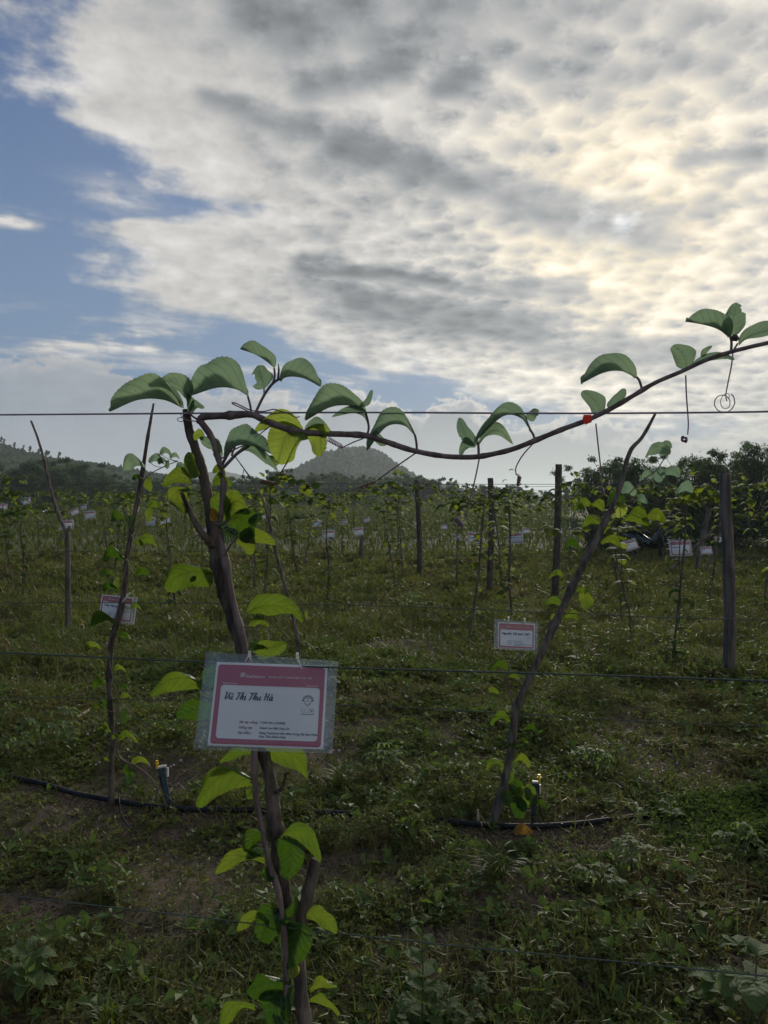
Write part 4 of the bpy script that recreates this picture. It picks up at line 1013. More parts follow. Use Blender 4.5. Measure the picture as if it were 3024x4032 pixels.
BL = traced_vine('passion_vine', 'passion vine climbing the crooked stake at left', [(440,3175),(438,3060),(442,2900),(432,2760),(430,2660),(442,2520),(470,2420),(492,2310),(500,2200),(520,2080),(545,1950),(565,1830),(582,1720),(605,1588)],
     [0.0145, 0.015, 0.014, 0.0135, 0.013, 0.013, 0.0148, 0.014, 0.0125, 0.0115, 0.0105, 0.0095, 0.008, 0.0055], None,
     [(605,3170),(620,3110),(590,3060),(540,3020),(470,2980),(458,2900),(462,2800),(450,2700),(425,2560),(440,2500),(485,2410),(490,2380),(480,2320),(500,2200),(515,2100),(545,1950),(575,1880),(640,1840),(700,1815)],
     [(420,2258,56,'l'),(562,2256,62,'r'),(434,2314,60,'l'),(465,2298,50,'d'),(405,2440,104,'l','leaf_dark'),(535,2390,46,'r'),(490,2502,50,'r'),(366,2545,64,'l'),(472,2632,48,'r'),(487,2706,42,'r'),(497,2742,52,'r'),
      (386,2785,62,'l'),(412,2772,50,'d'),(492,2822,58,'d'),(412,2872,52,'l'),(502,2902,82,'r'),(420,2868,48,'d'),(416,2992,32,'l'),(556,2998,72,'r'),(500,3052,76,'d','leaf_dark'),(460,2900,40,'l'),(395,2690,60,'l','leaf_dark'),(440,2640,50,'d','leaf_dark'),
      (528,1826,86,'l','leaf_high_glare'),(616,1810,64,'r','leaf_high_glare'),(652,1780,48,'r','leaf_high_glare'),(688,1796,42,'r','leaf_high_glare'),(714,1840,48,'r','leaf_high_glare'),(592,1908,60,'d'),(540,1880,38,'l'),(607,1990,56,'r'),(586,2026,60,'d'),
      (578,2132,88,'r'),(552,2140,30,'d'),(448,2186,84,'l'),(478,2200,30,'d'),(468,2036,64,'l','leaf_dark'),(516,2050,44,'d','leaf_dark'),(660,1830,36,'d','leaf_high_glare'),(640,1815,36,'l','leaf_high_glare')],
     'crooked dark stake at left with the tilted name card', 42, 'bark_dark')
# ------------------------------------------------------------------ name cards
def text_mesh(txt, size, shear=0.0, bold=0.0, align='LEFT'):
    cu = bpy.data.curves.new('t', 'FONT'); cu.body = txt; cu.size = size; cu.shear = shear; cu.offset = bold; cu.align_x = align; cu.resolution_u = 3
    o = bpy.data.objects.new('t', cu); C.objects.link(o)
    dg = bpy.context.evaluated_depsgraph_get(); dg.update()
    me = bpy.data.meshes.new_from_object(o.evaluated_get(dg))
    V = [tuple(v.co) for v in me.vertices]; Fc = [tuple(q.vertices) for q in me.polygons]
    bpy.data.objects.remove(o); bpy.data.meshes.remove(me); bpy.data.curves.remove(cu)
    return V, Fc
def round_rect(x0, y0, x1, y1, r, n_=5):
    P = []
    for cx, cy, a0 in ((x1 - r, y1 - r, 0), (x0 + r, y1 - r, 90), (x0 + r, y0 + r, 180), (x1 - r, y0 + r, 270)):
        for i in range(n_ + 1):
            a = R(a0 + 90 * i / n_); P.append((cx + r * math.cos(a), cy + r * math.sin(a)))
    return P
def frame_face(outer, inner):
    n_ = len(outer); return list(outer) + list(inner), [(i, (i + 1) % n_, n_ + (i + 1) % n_, n_ + i) for i in range(n_)]
# brush-script strokes for the name on the nearest card: letter -> advance and polylines in units of x-height
SCRIPT = {'V': (1.25, [[(.05,1.55),(.22,1.75),(.38,1.55),(.32,.8),(.45,.05),(.75,.35),(1.0,1.1),(1.05,1.7)]]), 'u': (1.0, [[(.1,.9),(.05,.3),(.25,.02),(.55,.25),(.72,.95)],[(.72,.95),(.66,.25),(.82,.02),(1.0,.2)]]),
  '~': (0, [[(.2,1.3),(.35,1.45),(.52,1.3),(.68,1.45)]]), 'T': (1.15, [[(.0,1.5),(.3,1.72),(.75,1.62),(1.2,1.8)],[(.7,1.65),(.58,.9),(.45,.05),(.2,.1)]]), 'h': (1.0, [[(.0,.3),(.38,1.3),(.42,1.75),(.28,1.6),(.16,.0)],[(.2,.45),(.48,.95),(.66,.8),(.6,.1),(.85,.15)]]),
  'i': (.5, [[(.05,.5),(.2,.95),(.15,.2),(.3,.02),(.5,.25)],[(.24,1.25),(.28,1.32)]]), '.': (0, [[(-.3,-.35),(-.26,-.28)]]), 'H': (1.4, [[(.1,1.5),(.3,1.72),(.38,1.5),(.26,.0)],[(1.15,1.72),(1.0,1.3),(.95,.1),(1.15,.05)],[(.1,.8),(.6,.95),(1.2,.85)]]),
  'a': (1.0, [[(.7,.85),(.4,.95),(.1,.5),(.25,.02),(.55,.3),(.72,.95)],[(.72,.95),(.66,.25),(.82,.02),(1.0,.25)]]), '`': (0, [[(-.75,1.55),(-.55,1.25)]]), ' ': (.55, [])}
def script_mesh(txt, xh, slant=0.28, wid=0.15):
    V, Fc, x = [], [], 0.0
    for ch in txt:
        adv, lines = SCRIPT[ch]
        for ln in lines:
            P_ = smooth_path([(a, b, 0) for a, b in ln], max(4, len(ln) * 5))[:, :2]
            T = np.gradient(P_, axis=0); T /= np.linalg.norm(T, axis=1)[:, None] + 1e-9
            wv = wid * (0.65 + 0.5 * np.abs(T[:, 1]))
            o = len(V)
            for q, t, w_ in zip(P_, T, wv):
                for s in (-1, 1):
                    X_, Y_ = q[0] - t[1] * w_ * s + x, q[1] + t[0] * w_ * s
                    V.append(((X_ + Y_ * slant) * xh, Y_ * xh, 0))
            for i in range(len(P_) - 1): Fc.append((o + 2 * i, o + 2 * i + 2, o + 2 * i + 3, o + 2 * i + 1))
        x += adv
    return V, Fc
CW, CH = 1.0, 0.745                                   # card units: width 1, height 0.745
def make_card(root, mp, name_txt, detail=2, band='maroon', name_x=0.095):
    """all printing as thin raised sheets on the paper; mp maps card units (x, y, lift) to the world"""
    def sheet(nm, poly, lift, mat, par, seg=1):
        top = [mp(x, y, lift) for x, y in poly]; bot = [mp(x, y, lift - 0.0004) for x, y in poly]
        n_ = len(poly)
        return mesh_obj(nm, top + bot, [tuple(range(n_))] + [(i, i + n_, (i + 1) % n_ + n_, (i + 1) % n_) for i in range(n_)], mat, par, smooth=False)
    paper = sheet('card', [(0, 0), (1, 0), (1, CH), (0, CH)], 0.0, 'paper', root)
    out_ = round_rect(0.02, 0.018, 0.98, CH - 0.022, 0.025); inn = round_rect(0.062, 0.066, 0.945, CH - 0.205, 0.03)
    V, Fc = frame_face(out_, inn)
    mesh_obj('printed_border', [mp(x, y, 0.0007) for x, y in V], Fc, band, paper, smooth=False)
    def text(txt, x, y, size, mat, shear=0.0, bold=0.0, align='LEFT', nm='lettering'):
        V, Fc = text_mesh(txt, size, shear, bold, align)
        return mesh_obj(nm, [mp(x + v[0], y + v[1], 0.0010) for v in V], Fc, mat, paper, smooth=False)
    def bars(nm, rects, mat):                          # print too small to read
        V, Fc = [], []
        for x, y, w_, h_ in rects:
            o = len(V); V += [(x, y), (x + w_, y), (x + w_, y + h_), (x, y + h_)]; Fc.append((o, o + 1, o + 2, o + 3))
        mesh_obj(nm, [mp(x, y, 0.0010) for x, y in V], Fc, mat, paper, smooth=False)
    if detail == 0:
        bars('lettering', [(0.10, 0.40, 0.11, 0.035), (0.22, 0.395, 0.06, 0.04), (0.29, 0.40, 0.14, 0.035)], 'ink')
        bars('fine_print', [(0.27, 0.20, 0.12, 0.015), (0.43, 0.20, 0.22, 0.015), (0.27, 0.155, 0.1, 0.015), (0.43, 0.155, 0.25, 0.015), (0.43, 0.11, 0.4, 0.015)], 'ink_pale')
    if detail > 1:
        V, Fc = script_mesh('V~u Thi. Thu Ha`', 0.036)
        mesh_obj('lettering', [mp(0.095 + v[0], 0.412 + v[1], 0.0010) for v in V], Fc, 'ink', paper, smooth=False)
    elif name_txt: text(name_txt, name_x, 0.415 if detail > 1 else 0.40, 0.088 if detail > 1 else 0.085, 'ink', 0.28, 0.004)
    if detail >= 1:
        ic = 'ink_white'
        V, Fc = [], []
        for j in range(4):
            r_ = 0.022 - 0.002 * abs(j - 1.5)
            V += [(0.245 - r_, 0.615 + j * .011), (0.245 + r_, 0.615 + j * .011), (0.245 + r_, 0.622 + j * .011), (0.245 - r_, 0.622 + j * .011)]; Fc.append(tuple(range(j * 4, j * 4 + 4)))
        mesh_obj('header_logo', [mp(x, y, 0.0010) for x, y in V], Fc, ic, paper, smooth=False)
        text('EcoNations', 0.275, 0.612, 0.036, ic, 0.1, 0.0005)
        text('DỰ ÁN CÂY CHANH LEO NHÀ TÔI', 0.475, 0.616, 0.0245, ic, 0.1, 0.0003)
        lines = [(0.255, 0.205, 'Mã cây trồng:', 'ink_red'), (0.252, 0.158, 'Giống cây:', 'ink_red'), (0.25, 0.111, 'Địa điểm:', 'ink_red'),
                 (0.435, 0.207, 'T1094 (EC1.10.0500)', 'ink'), (0.435, 0.160, 'Chanh Leo Mật Ong Lớn', 'ink'), (0.435, 0.116, 'Nông Trại Ecovi Ninh Bình Hưng (Xã Nam Ninh', 'ink'), (0.435, 0.085, 'Hòa, Tỉnh Khánh Hòa)', 'ink')]
        for x, y, s, mt in lines: text(s, x, y, 0.029 if mt == 'ink_red' else 0.0255, mt, 0.15, 0.0008)
        # leaf emblem: a fan of leaves over a V, a dot between
        V, Fc = [], []
        def leaf2(cx, cy, a, L, W_):
            d = (math.cos(a), math.sin(a)); e = (-d[1], d[0]); o = len(V)
            V.extend([(cx, cy), (cx + d[0] * L * .5 + e[0] * W_, cy + d[1] * L * .5 + e[1] * W_), (cx + d[0] * L, cy + d[1] * L), (cx + d[0] * L * .5 - e[0] * W_, cy + d[1] * L * .5 - e[1] * W_)])
            Fc.append((o, o + 1, o + 2, o + 3))
        ex, ey = 0.842, 0.405
        for a_ in (15, 38, 62, 90, 118, 142, 165):
            leaf2(ex + math.cos(R(a_)) * .030, ey + .008 + math.sin(R(a_)) * .038, R(a_), 0.028, 0.009)
        for a_ in (8, 172, 76, 104): leaf2(ex + math.cos(R(a_)) * .022, ey + math.sin(R(a_)) * .030, R(a_ + (30 if a_ < 90 else -30)), 0.016, 0.005)
        leaf2(ex - 0.004, ey + 0.010, R(90), 0.014, 0.006)
        for s_ in (-1, 1): leaf2(ex, ey - 0.032, R(90 - 38 * s_), 0.044, 0.0045)
        mesh_obj('emblem', [mp(x, y, 0.0010) for x, y in V], Fc, 'ink', paper, smooth=False)
        text('ECO', 0.785, 0.318, 0.052, 'ink_pale', 0, -0.0005); text('V', 0.862, 0.318, 0.052, 'ink', 0, -0.0004); text('i', 0.892, 0.318, 0.046, 'ink', 0, -0.0004)
        bars('fine_print', [(0.788, 0.300, 0.118, 0.005)], 'ink'); bars('fine_print', [(0.075, 0.553, 0.055, 0.005), (0.138, 0.553, 0.065, 0.005)], ic)
        bars('fine_print', [(0.82, 0.552, 0.04, 0.005), (0.865, 0.552, 0.06, 0.005)], ic)
    return paper
def quad_map(tl, tr, br, bl):
    def f(u, v):                                       # u right 0..1, v up 0..1
        return (bl * (1 - u) + br * u) * (1 - v) + (tl * (1 - u) + tr * u) * v
    nrm = (tr - tl).cross(bl - tl).normalized()
    if nrm.y > 0: nrm = -nrm                            # towards the viewer
    return f, nrm
def cable_tie(parent, a, r, ln, nrm, side, head=0.004):
    """loop over the wire, head and cut tail"""
    parts = [tube_data(coil(a - Vector((0, 0, r * .5)), r, r, 1, (1, 0.05, 0), 24), 0.0012, 5, 26)]
    parts.append(box_data(a + nrm * (r + .002) + Vector((0, 0, .002)), (head, head, head * 2.2)))
    parts.append(tube_data([a + nrm * r, a + nrm * (r + .004) + Vector((side * .004, 0, -ln * .5)), a + nrm * (r + .003) + Vector((side * .008, 0, -ln))], [0.0013, 0.0013, 0.001], 5, 8))
    V, Fc = join(parts)
    return mesh_obj('cable_tie', V, Fc, 'tie', parent, smooth=False)
def pouch_sheet(parent, fP, nP, bow=0.0, nu=14, nv=10, thick=0.0006):
    V, Fc = [], []
    for side in (0.0032, -thick - 0.0014):
        for j in range(nv + 1):
            for i in range(nu + 1):
                u, v = i / nu, j / nv
                V.append(fP(u, v) + nP * (side + (0.0007 * math.sin(9 * u + 4 * v) if nu > 4 else 0)))
    row = nu + 1; o2 = row * (nv + 1)
    for j in range(nv):
        for i in range(nu):
            a = j * row + i
            Fc.append((a, a + 1, a + row + 1, a + row)); Fc.append((a + o2, a + o2 + row, a + o2 + row + 1, a + o2 + 1))
    ring = [i for i in range(nu)] + [nu + j * row for j in range(nv)] + [nv * row + i for i in range(nu, 0, -1)] + [j * row for j in range(nv, 0, -1)]
    for k_ in range(len(ring)):
        a, b = ring[k_], ring[(k_ + 1) % len(ring)]; Fc.append((b, a, a + o2, b + o2))
    return mesh_obj('laminate_pouch', V, Fc, 'film', parent)

def near_card(px_pouch, px_paper, Ytop, Ybot, name_txt, label, band, ties, detail, bow=0.004, wire_y=None):
    ys = (Ytop, Ytop, Ybot, Ybot)
    pq = [at(x, y, Y) for (x, y), Y in zip(px_pouch, ys)]
    pn = (pq[1] - pq[0]).cross(pq[3] - pq[0]).normalized()
    eye = Vector((0, 0, EYE))
    cq = [eye + ray(x, y) * ((pq[0] - eye).dot(pn) / ray(x, y).dot(pn)) for x, y in px_paper]
    pq[2] = eye + ray(*px_pouch[2]) * ((pq[0] - eye).dot(pn) / ray(*px_pouch[2]).dot(pn))
    root = empty('name_card', tuple((pq[0] + pq[1]) / 2))
    fP, nP = quad_map(*pq); fC, nC = quad_map(*cq)
    mp = lambda x, y, l: fC(x / CW, y / CH) + nC * (l)
    pouch_sheet(root, fP, nP, bow)
    make_card(root, mp, name_txt, detail, band)
    for i, (x, y) in enumerate(ties): cable_tie(root, at(x, y, Ytop - 0.002), 0.0055 if detail > 1 else 0.008, 0.022 if i else 0.012, nP, 1 if i else -1, 0.0048 if detail > 1 else 0.009)
    tag(root, label, 'sign', 'name cards hanging in the vine rows')
    return root
near_card([(812,2565),(1332,2605),(1308,2966),(763,2951)], [(854,2606),(1290,2622),(1272,2951),(817,2935)], 1.424, 1.372, 'Vũ Thị Thu Hà',
          'large laminated name card with maroon border, nearest of all', 'maroon', [(985,2580),(1172,2588)], 2)
near_card([(1948,2437),(2120,2452),(2117,2566),(1945,2553)], [(1962,2450),(2105,2457),(2104,2558),(1961,2550)], 3.66, 3.62, 'Nguyễn Thị Linh Chi',
          'laminated name card left of the long leaning stake', 'rust', [(2001,2440),(2064,2445)], 1)
near_card([(400,2340),(542,2352),(528,2460),(386,2440)], [(402,2341),(525,2354),(518,2453),(390,2432)], 4.06, 4.02, 'Trần Thị Lam',
          'tilted name card half hidden behind the crooked left stake', 'rust', [(498,2345)], 1)
tie_w = tube('plastic_tie', [at(482, 2371, 3.93), at(495, 2355, 3.92), at(512, 2335, 3.92)], [0.004, 0.0045, 0.003], 'tie', None, 6, 8)
tag(tie_w, 'white plastic tie across the crooked left stake above its card', 'tie')

# ---- cards farther back, one object each with pouch, card, printed border and tie
FS = [(10,1996,34,2),(102,1974,38,-18),(294,2016,32,-25),(329,1997,27,-8),(354,2028,42,-6),(262,2067,52,-4),(592,2054,42,3),(650,2051,40,-10),(535,2007,24,4),(793,2091,40,-5),
      (1034,2035,24,-3),(1078,2041,27,-10),(1191,2039,27,-8),(1250,2062,36,-5),(1354,2056,29,-4),(1443,2047,26,-14),(1294,2107,52,-4),(1412,2094,43,-6),
      (1871,2120,62,8),(1797,2115,32,-4),(1748,2075,26,-4),(1940,2085,30,-6),(2030,2119,58,-5),(2072,2090,30,-5),(2199,2091,33,-4),(2277,2097,27,-3),(2238,2131,28,-6),
      (2484,2146,56,-16),(2680,2158,84,-2),(2781,2168,44,-5),(2829,2124,36,-8),(2557,2100,26,-8),(2437,2096,29,-14),(1640,2060,20,0),(900,2030,20,-3),(470,2002,20,-5),(180,2008,20,5)]
card_label = {0:'small card cut by the left edge of the frame',1:'steeply tilted small card at far left below the hill',4:'small white card right of the forked stick at left',5:'card behind the fork of the pale stick at left',
  2:'strongly tilted white card behind the forked stick at left',6:'small card just right of the crooked left stake',7:'tilted card second to the right of the crooked stake',9:'card half hidden by the near forked stake',16:'card on a thin stake left of the field centre',17:'white card on a short post right of the field centre',13:'small white card left of centre above the larger one',
  18:'white card with red band left of the first bare post',19:'small card partly behind the red banded one',22:'pale card between the two tall bare posts',23:'small card above the pale card between the posts',21:'card half hidden behind the first bare post',24:'card half hidden behind the second bare post',
  25:'small square card right of the second bare post',27:'tilted white card in front of the parked motorbike',28:'card with red band hanging low beside the right hand post',29:'small card with red band just left of the right hand post',30:'small card behind the right hand post',32:'tilted small card behind the leaning stake'}
far_cards = []
for i, (px, py, wpx, tilt) in enumerate(FS):
    Y = 0.222 * F / wpx
    rg = random.Random(900 + i)
    c = at(px, py, Y)
    root = empty('name_card', tuple(c))
    yaw = R(rg.uniform(-18, 18)); roll = R(-tilt) * -1
    rot = Matrix.Rotation(yaw, 3, 'Z') @ Matrix.Rotation(R(rg.uniform(-30, -10)), 3, 'X') @ Matrix.Rotation(R(tilt), 3, 'Y')
    ux, uz, un = rot @ Vector((1, 0, 0)), rot @ Vector((0, 0, 1)), rot @ Vector((0, -1, 0))
    Wc, Hc = 0.205, 0.205 * CH
    mp = lambda x, y, l: c + ux * ((x - .5) * Wc) + uz * ((y / CH - .5) * Hc) + un * (l + 0.002)
    fP = lambda u, v: c + ux * ((u - .5) * Wc * 1.12) + uz * ((v - .47) * Hc * 1.18)
    pouch_sheet(root, fP, un, 0.004, 3, 2)
    make_card(root, lambda x, y, l: mp(x, y, l * 1.5), None, 0, 'rust')
    cable_tie(root, c + uz * Hc * .62, 0.008, 0.02, un, 1, 0.008)
    tag(root, card_label.get(i, 'tiny distant white card among the far rows'), 'sign', 'name cards hanging in the vine rows')
    far_cards.append((c, Y))
# ------------------------------------------------------------------ posts and loose poles
def pole(name, px_pts, r, label, mat='post', Y=None, lean=0.0, group=None):
    b_ = on_ground(*px_pts[0]) if Y is None else None
    y0 = b_.y if b_ else Y
    pts = ([b_ + Vector((0, 0, -0.15))] if b_ else []) + [at(q_[0], q_[1], y0 + lean * i / max(1, len(px_pts) - 1)) for i, q_ in enumerate(px_pts)]
    return tag(tube(name, pts, r, mat, None, 12, 40, 0.05, int(px_pts[0][0])), label, 'post' if 'post' in name else 'stick', group)
pole('wooden_post', [(2868,2662),(2874,2450),(2868,2200),(2858,1990),(2856,1862)], [0.054,0.054,0.053,0.051,0.049,0.048], 'thick grey wooden post at right, nearest of the posts')
pole('wooden_post', [(2180,2412),(2190,2250),(2196,2050),(2200,1828)], [0.054,0.054,0.052,0.050,0.048], 'tall bare post rising above the vines right of centre', 'bark_dark')
pole('wooden_post', [(1926,2352),(1932,2200),(1936,2050),(1931,1882)], [0.054,0.054,0.052,0.050,0.047], 'bare post with chipped top right of centre, left of the tallest', 'bark_dark')
pole('wooden_post', [(1652,2268),(1652,2120),(1646,1990),(1641,1890)], [0.058,0.058,0.056,0.052,0.048], 'thin dark post near the middle of the field', 'bark_dark')
pole('wooden_post', [(1420,2205),(1424,2140),(1432,2075)], [0.055,0.055,0.050,0.045], 'short post behind the white card right of the field centre')
pole('wooden_post', [(2742,2262),(2760,2150),(2795,2000)], [0.052,0.052,0.048,0.045], 'slanting post behind the right hand post', 'post')
pole('prop_stick', [(2640,2245),(2700,2190),(2815,2080)], [0.020,0.020,0.018,0.014], 'bare stick propped aslant beside the low card at right', 'post', on_ground(2640, 2560).y)
pole('prop_stick', [(2776,2262),(2830,2120),(2870,2060)], [0.030,0.028,0.024,0.020], 'slanting stick just left of the right hand post', 'post')
fs = empty('forked_stick', tuple(on_ground(270, 2492)))
yf = fs.location.y
tube('trunk', [fs.location + Vector((0, 0, -.12)), at(270, 2485, yf), at(267, 2300, yf), at(266, 2090, yf)], [0.036, 0.035, 0.032, 0.030], 'post', fs, 10, 24, 0.05, 3)
tube('branch', [at(267, 2105, yf), at(240, 2050, yf), at(205, 1950, yf), at(178, 1830, yf), at(150, 1730, yf), at(122, 1656, yf)], [0.024, 0.022, 0.019, 0.017, 0.014, 0.012], 'bark', fs, 9, 40, 0.06, 4)
tube('stub', [at(267, 2105, yf), at(274, 2070, yf)], [0.022, 0.018], 'bark', fs, 8, 4)
tag(fs, 'pale forked stick standing at the far left, bent to the left', 'stick')
ls = empty('bare_sapling', tuple(on_ground(1180, 2590))); yl = ls.location.y
tube('trunk', [ls.location + Vector((0, 0, -.1)), at(1176, 2560, yl), at(1163, 2470, yl), at(1128, 2330, yl), at(1104, 2240, yl), at(1085, 2170, yl), at(1060, 2050, yl), at(1032, 1965, yl), at(1002, 1905, yl), at(925, 1796, yl)],
     [0.022, 0.021, 0.018, 0.017, 0.016, 0.015, 0.012, 0.010, 0.008, 0.005], 'bark', ls, 9, 60, 0.07, 5)
tube('twig', [at(960, 1850, yl), at(950, 1900, yl), at(940, 1935, yl)], [0.004, 0.003, 0.002], 'bark', ls, 6, 8)
tag(ls, 'thin bare sapling leaning left behind the near vine', 'sapling')

# ------------------------------------------------------------------ young vines of the rows behind
def leaf_proto(i, scale=1.0, ns=9, nw=3):
    rg = random.Random(70 + i)
    L = 0.125 * scale * rg.uniform(.85, 1.15)
    mid = [(0, 0, 0), (L * .35, rg.uniform(-.006, .006), L * rg.uniform(.10, .2)), (L * .7, 0, L * rg.uniform(0, .1)), (L, 0, -L * rg.uniform(.25, .45))]
    d = rg.uniform(.15, .5)
    return leaf_data(mid, (0, math.cos(d), -math.sin(d)), (0, -math.cos(d), -math.sin(d)), L * rg.uniform(.32, .40), 70 + i, ns, nw, 0.04, 0.10, 0.12)
def data_mesh(nm, V, Fc, UV, mat):
    me = bpy.data.meshes.new(nm); me.from_pydata([tuple(v) for v in V], [], Fc); me.materials.append(M[mat]); me.shade_smooth()
    if UV is not None:
        l = me.uv_layers.new(name='UVMap'); vi = np.empty(len(me.loops), int); me.loops.foreach_get('vertex_index', vi); l.data.foreach_set('uv', np.asarray(UV, float)[vi].ravel())
    return me
M['leaf_row3'] = leaf_mat('leaf_matte', (0.045, 0.090, 0.020), (0.16, 0.22, 0.02), (0.075, 0.115, 0.022), (0.27, 0.32, 0.03), 0.6, 0.5, True, 0.05)
M['leaf_row3b'] = leaf_mat('leaf_matte_dark', (0.028, 0.070, 0.020), (0.07, 0.13, 0.02), (0.040, 0.085, 0.020), (0.12, 0.18, 0.02), 0.6, 0.45, True, 0.05)
LP = [leaf_proto(i) for i in range(6)]
LPM = [[data_mesh('leaf', *LP[i], mt) for mt in ('leaf_row3', 'leaf_row3b')] for i in range(6)]
LPS = [leaf_proto(i, 1.38, 5, 1) for i in range(6)]
def vine_plan(seed):
    """where the stake, stem, runner and leaves of one young vine lie (local metres)"""
    rg = random.Random(seed)
    lean = rg.uniform(-.32, .32); h = rg.uniform(1.15, 1.8)
    sp = [(0, 0, -.1)] + [(lean * t + rg.uniform(-.02, .02), rg.uniform(-.02, .02), h * t) for t in (.02, .3, .55, .8, 1.0)]
    top = 1.70
    st = [(0.02, -.02, 0), *[(lean * t + 0.025 * math.sin(t * 9 + seed), -.025 * math.cos(t * 8), top * t * .98) for t in (.15, .3, .45, .6, .75, .9, 1.0)]]
    arms = []
    for s_ in (-1, 1):
        if rg.random() < .62:
            L = rg.uniform(.2, 1.0)
            arms.append([(lean, 0, top * .97)] + [(lean + s_ * L * t, rg.uniform(-.03, .03), top + rg.uniform(-.16, .10)) for t in (.3, .65, 1.0)])
    leaves = []
    z = 0.15
    while z < top:
        t = z / top
        for _ in range(2 if rg.random() < .35 + .3 * t else 1):
            a = rg.choice([0, math.pi]) + rg.uniform(-1.1, 1.1)
            leaves.append(((lean * t, -.02, z), a, rg.uniform(.55, 1.15), rg.randrange(6)))
        z += rg.uniform(.09, .20) if z < 1.15 else rg.uniform(.05, .12)
    for arm in arms:
        for t in np.linspace(.12, 1, rg.randrange(8, 15)):
            p_ = smooth_path(arm, 20)[int(t * 19)]
            for _ in range(2): leaves.append((tuple(p_ + [0, 0, rg.uniform(-.04, .05)]), rg.uniform(0, 6.28), rg.uniform(.6, 1.15), rg.randrange(6)))
    for _ in range(rg.randrange(2, 9)):
        leaves.append(((lean + rg.uniform(-.1, .1), rg.uniform(-.08, .08), top + rg.uniform(-.25, .32)), rg.uniform(0, 6.28), rg.uniform(.4, 1.0), rg.randrange(6)))
    return sp, st, arms, leaves
def leaf_matrix(pos, a, s, tilt):
    return Matrix.Translation(pos) @ Matrix.Rotation(a, 4, 'Z') @ Matrix.Rotation(tilt, 4, 'Y') @ Matrix.Scale(s, 4)
PLANS = [vine_plan(500 + i) for i in range(8)]
PARTS = []
for i, (sp, st, arms, leaves) in enumerate(PLANS):
    sv, sf = tube_data(sp, [0.011, 0.011, 0.0105, 0.010, 0.009, 0.007], 7, 24, 0.06, random.Random(i))
    stk = data_mesh('stake', sv, sf, None, 'post')
    tv, tf = join([tube_data(st, [0.006, 0.005, 0.004], 6, 30)] + [tube_data(a_, [0.004, 0.0025], 5, 14) for a_ in arms])
    stm = data_mesh('stem', tv, tf, None, 'stem_green')
    V, Fc, T = [], [], []
    rg = random.Random(i)
    for pos, a, s, k_ in leaves:
        mx = leaf_matrix(pos, a, s, rg.uniform(-.3, .35)); o = len(V)
        V += [mx @ Vector(v) for v in LPS[k_][0]]; Fc += [tuple(q + o for q in f) for f in LPS[k_][1]]; T += [min(1, max(0, rg.gauss(.5, .28)))] * len(LPS[k_][0])
    o = mesh_obj('foliage', V, Fc, 'leaf_far', None, None, True, T); fol = o.data; bpy.data.objects.remove(o)
    PARTS.append((stk, stm, fol))
def far_vine(i, x, y, rz, label, group, leafy=False, sc_=1.0):
    e = empty('young_vine', (x, y, gz(x, y))); e.rotation_euler = (0, 0, rz); e.scale = (1, 1, sc_)
    stk, stm, fol = PARTS[i]
    link(bpy.data.objects.new('stake', stk), e); link(bpy.data.objects.new('stem', stm), e)
    if leafy:
        rg = random.Random(int(x * 100) + i)
        for pos, a, s, k_ in PLANS[i][3]:
            lf = link(bpy.data.objects.new('leaf', LPM[k_][0 if rg.random() < .7 else 1]), e)
            lf.matrix_local = leaf_matrix(pos, a, s, rg.uniform(-.3, .35))
    else: link(bpy.data.objects.new('foliage', fol), e)
    return tag(e, label, 'vine', group)
rv = random.Random(77)
SL = -0.123
listed = [(1845,2552,'young vine behind the red banded card, left of the first bare post'),(2655,2622,'young vine carrying the low card left of the right hand post'),(1290,2405,'young vine under the card left of the field centre'),
          (2452,2452,'young vine under the tilted card near the motorbike'),(2010,2428,'young vine under the pale card between the posts'),(700,2440,'young vine behind the big leaf on the near stake, left'),
          (440,2360,'young vine on a thin stake right of the pale forked stick'),(1800,2330,'young vine under the half hidden small card'),(2790,2395,'young vine behind the right hand post'),(3010,2420,'young vine at the right edge of the field'),
          (90,2400,'young vine left of the pale forked stick'),(1560,2340,'young vine in the gap left of the thin dark post')]
taken = []
for j, (px, py, lab) in enumerate(listed):
    b_ = on_ground(px, py); far_vine(j % 8, b_.x, b_.y, rv.uniform(-.12, .1) + SL, lab, 'vines of the third and fourth rows', True); taken.append((b_.x, b_.y))
rows_ = [9.4, 12.0, 14.7, 17.4, 20.2, 23.2, 26.4, 29.8, 33.5, 37.5, 42.0, 47.0, 53.0, 60.0]
cnt = 0
for ri, yr in enumerate(rows_):
    step = 2.0 if yr < 30 else 2.2
    x = -0.62 * yr - 1.5 + rv.uniform(0, 1); kth = 0
    while x < 0.60 * yr + 1.5:
        y = yr + SL * x + rv.uniform(-.2, .2); xx = x + rv.uniform(-.3, .3)
        if not (y > 20.5 and xx > 0.25 * y) and all((xx - a) ** 2 + (y - b) ** 2 > 1.2 for a, b in taken):
            where = 'left of the big hill' if xx < -0.15 * y else ('below the big hill' if xx < 0.08 * y else 'right of the big hill')
            band = 'front' if yr < 13 else ('middle' if yr < 24 else 'farthest')
            if yr < 19 and kth < 20: lab_ = f'{ORD[kth]} staked vine from the left in the {ORD[ri + 3]} row'
            else: lab_ = f'staked young vine in the {band} rows of the field, {where}'
            kth += 1
            far_vine(rv.randrange(8), xx, y, rv.uniform(-.2, .2) + (math.pi if rv.random() < .5 else 0), lab_, f'vines of the {band} rows', yr < 9, rv.uniform(.72, 1.12))
            cnt += 1
        x += step
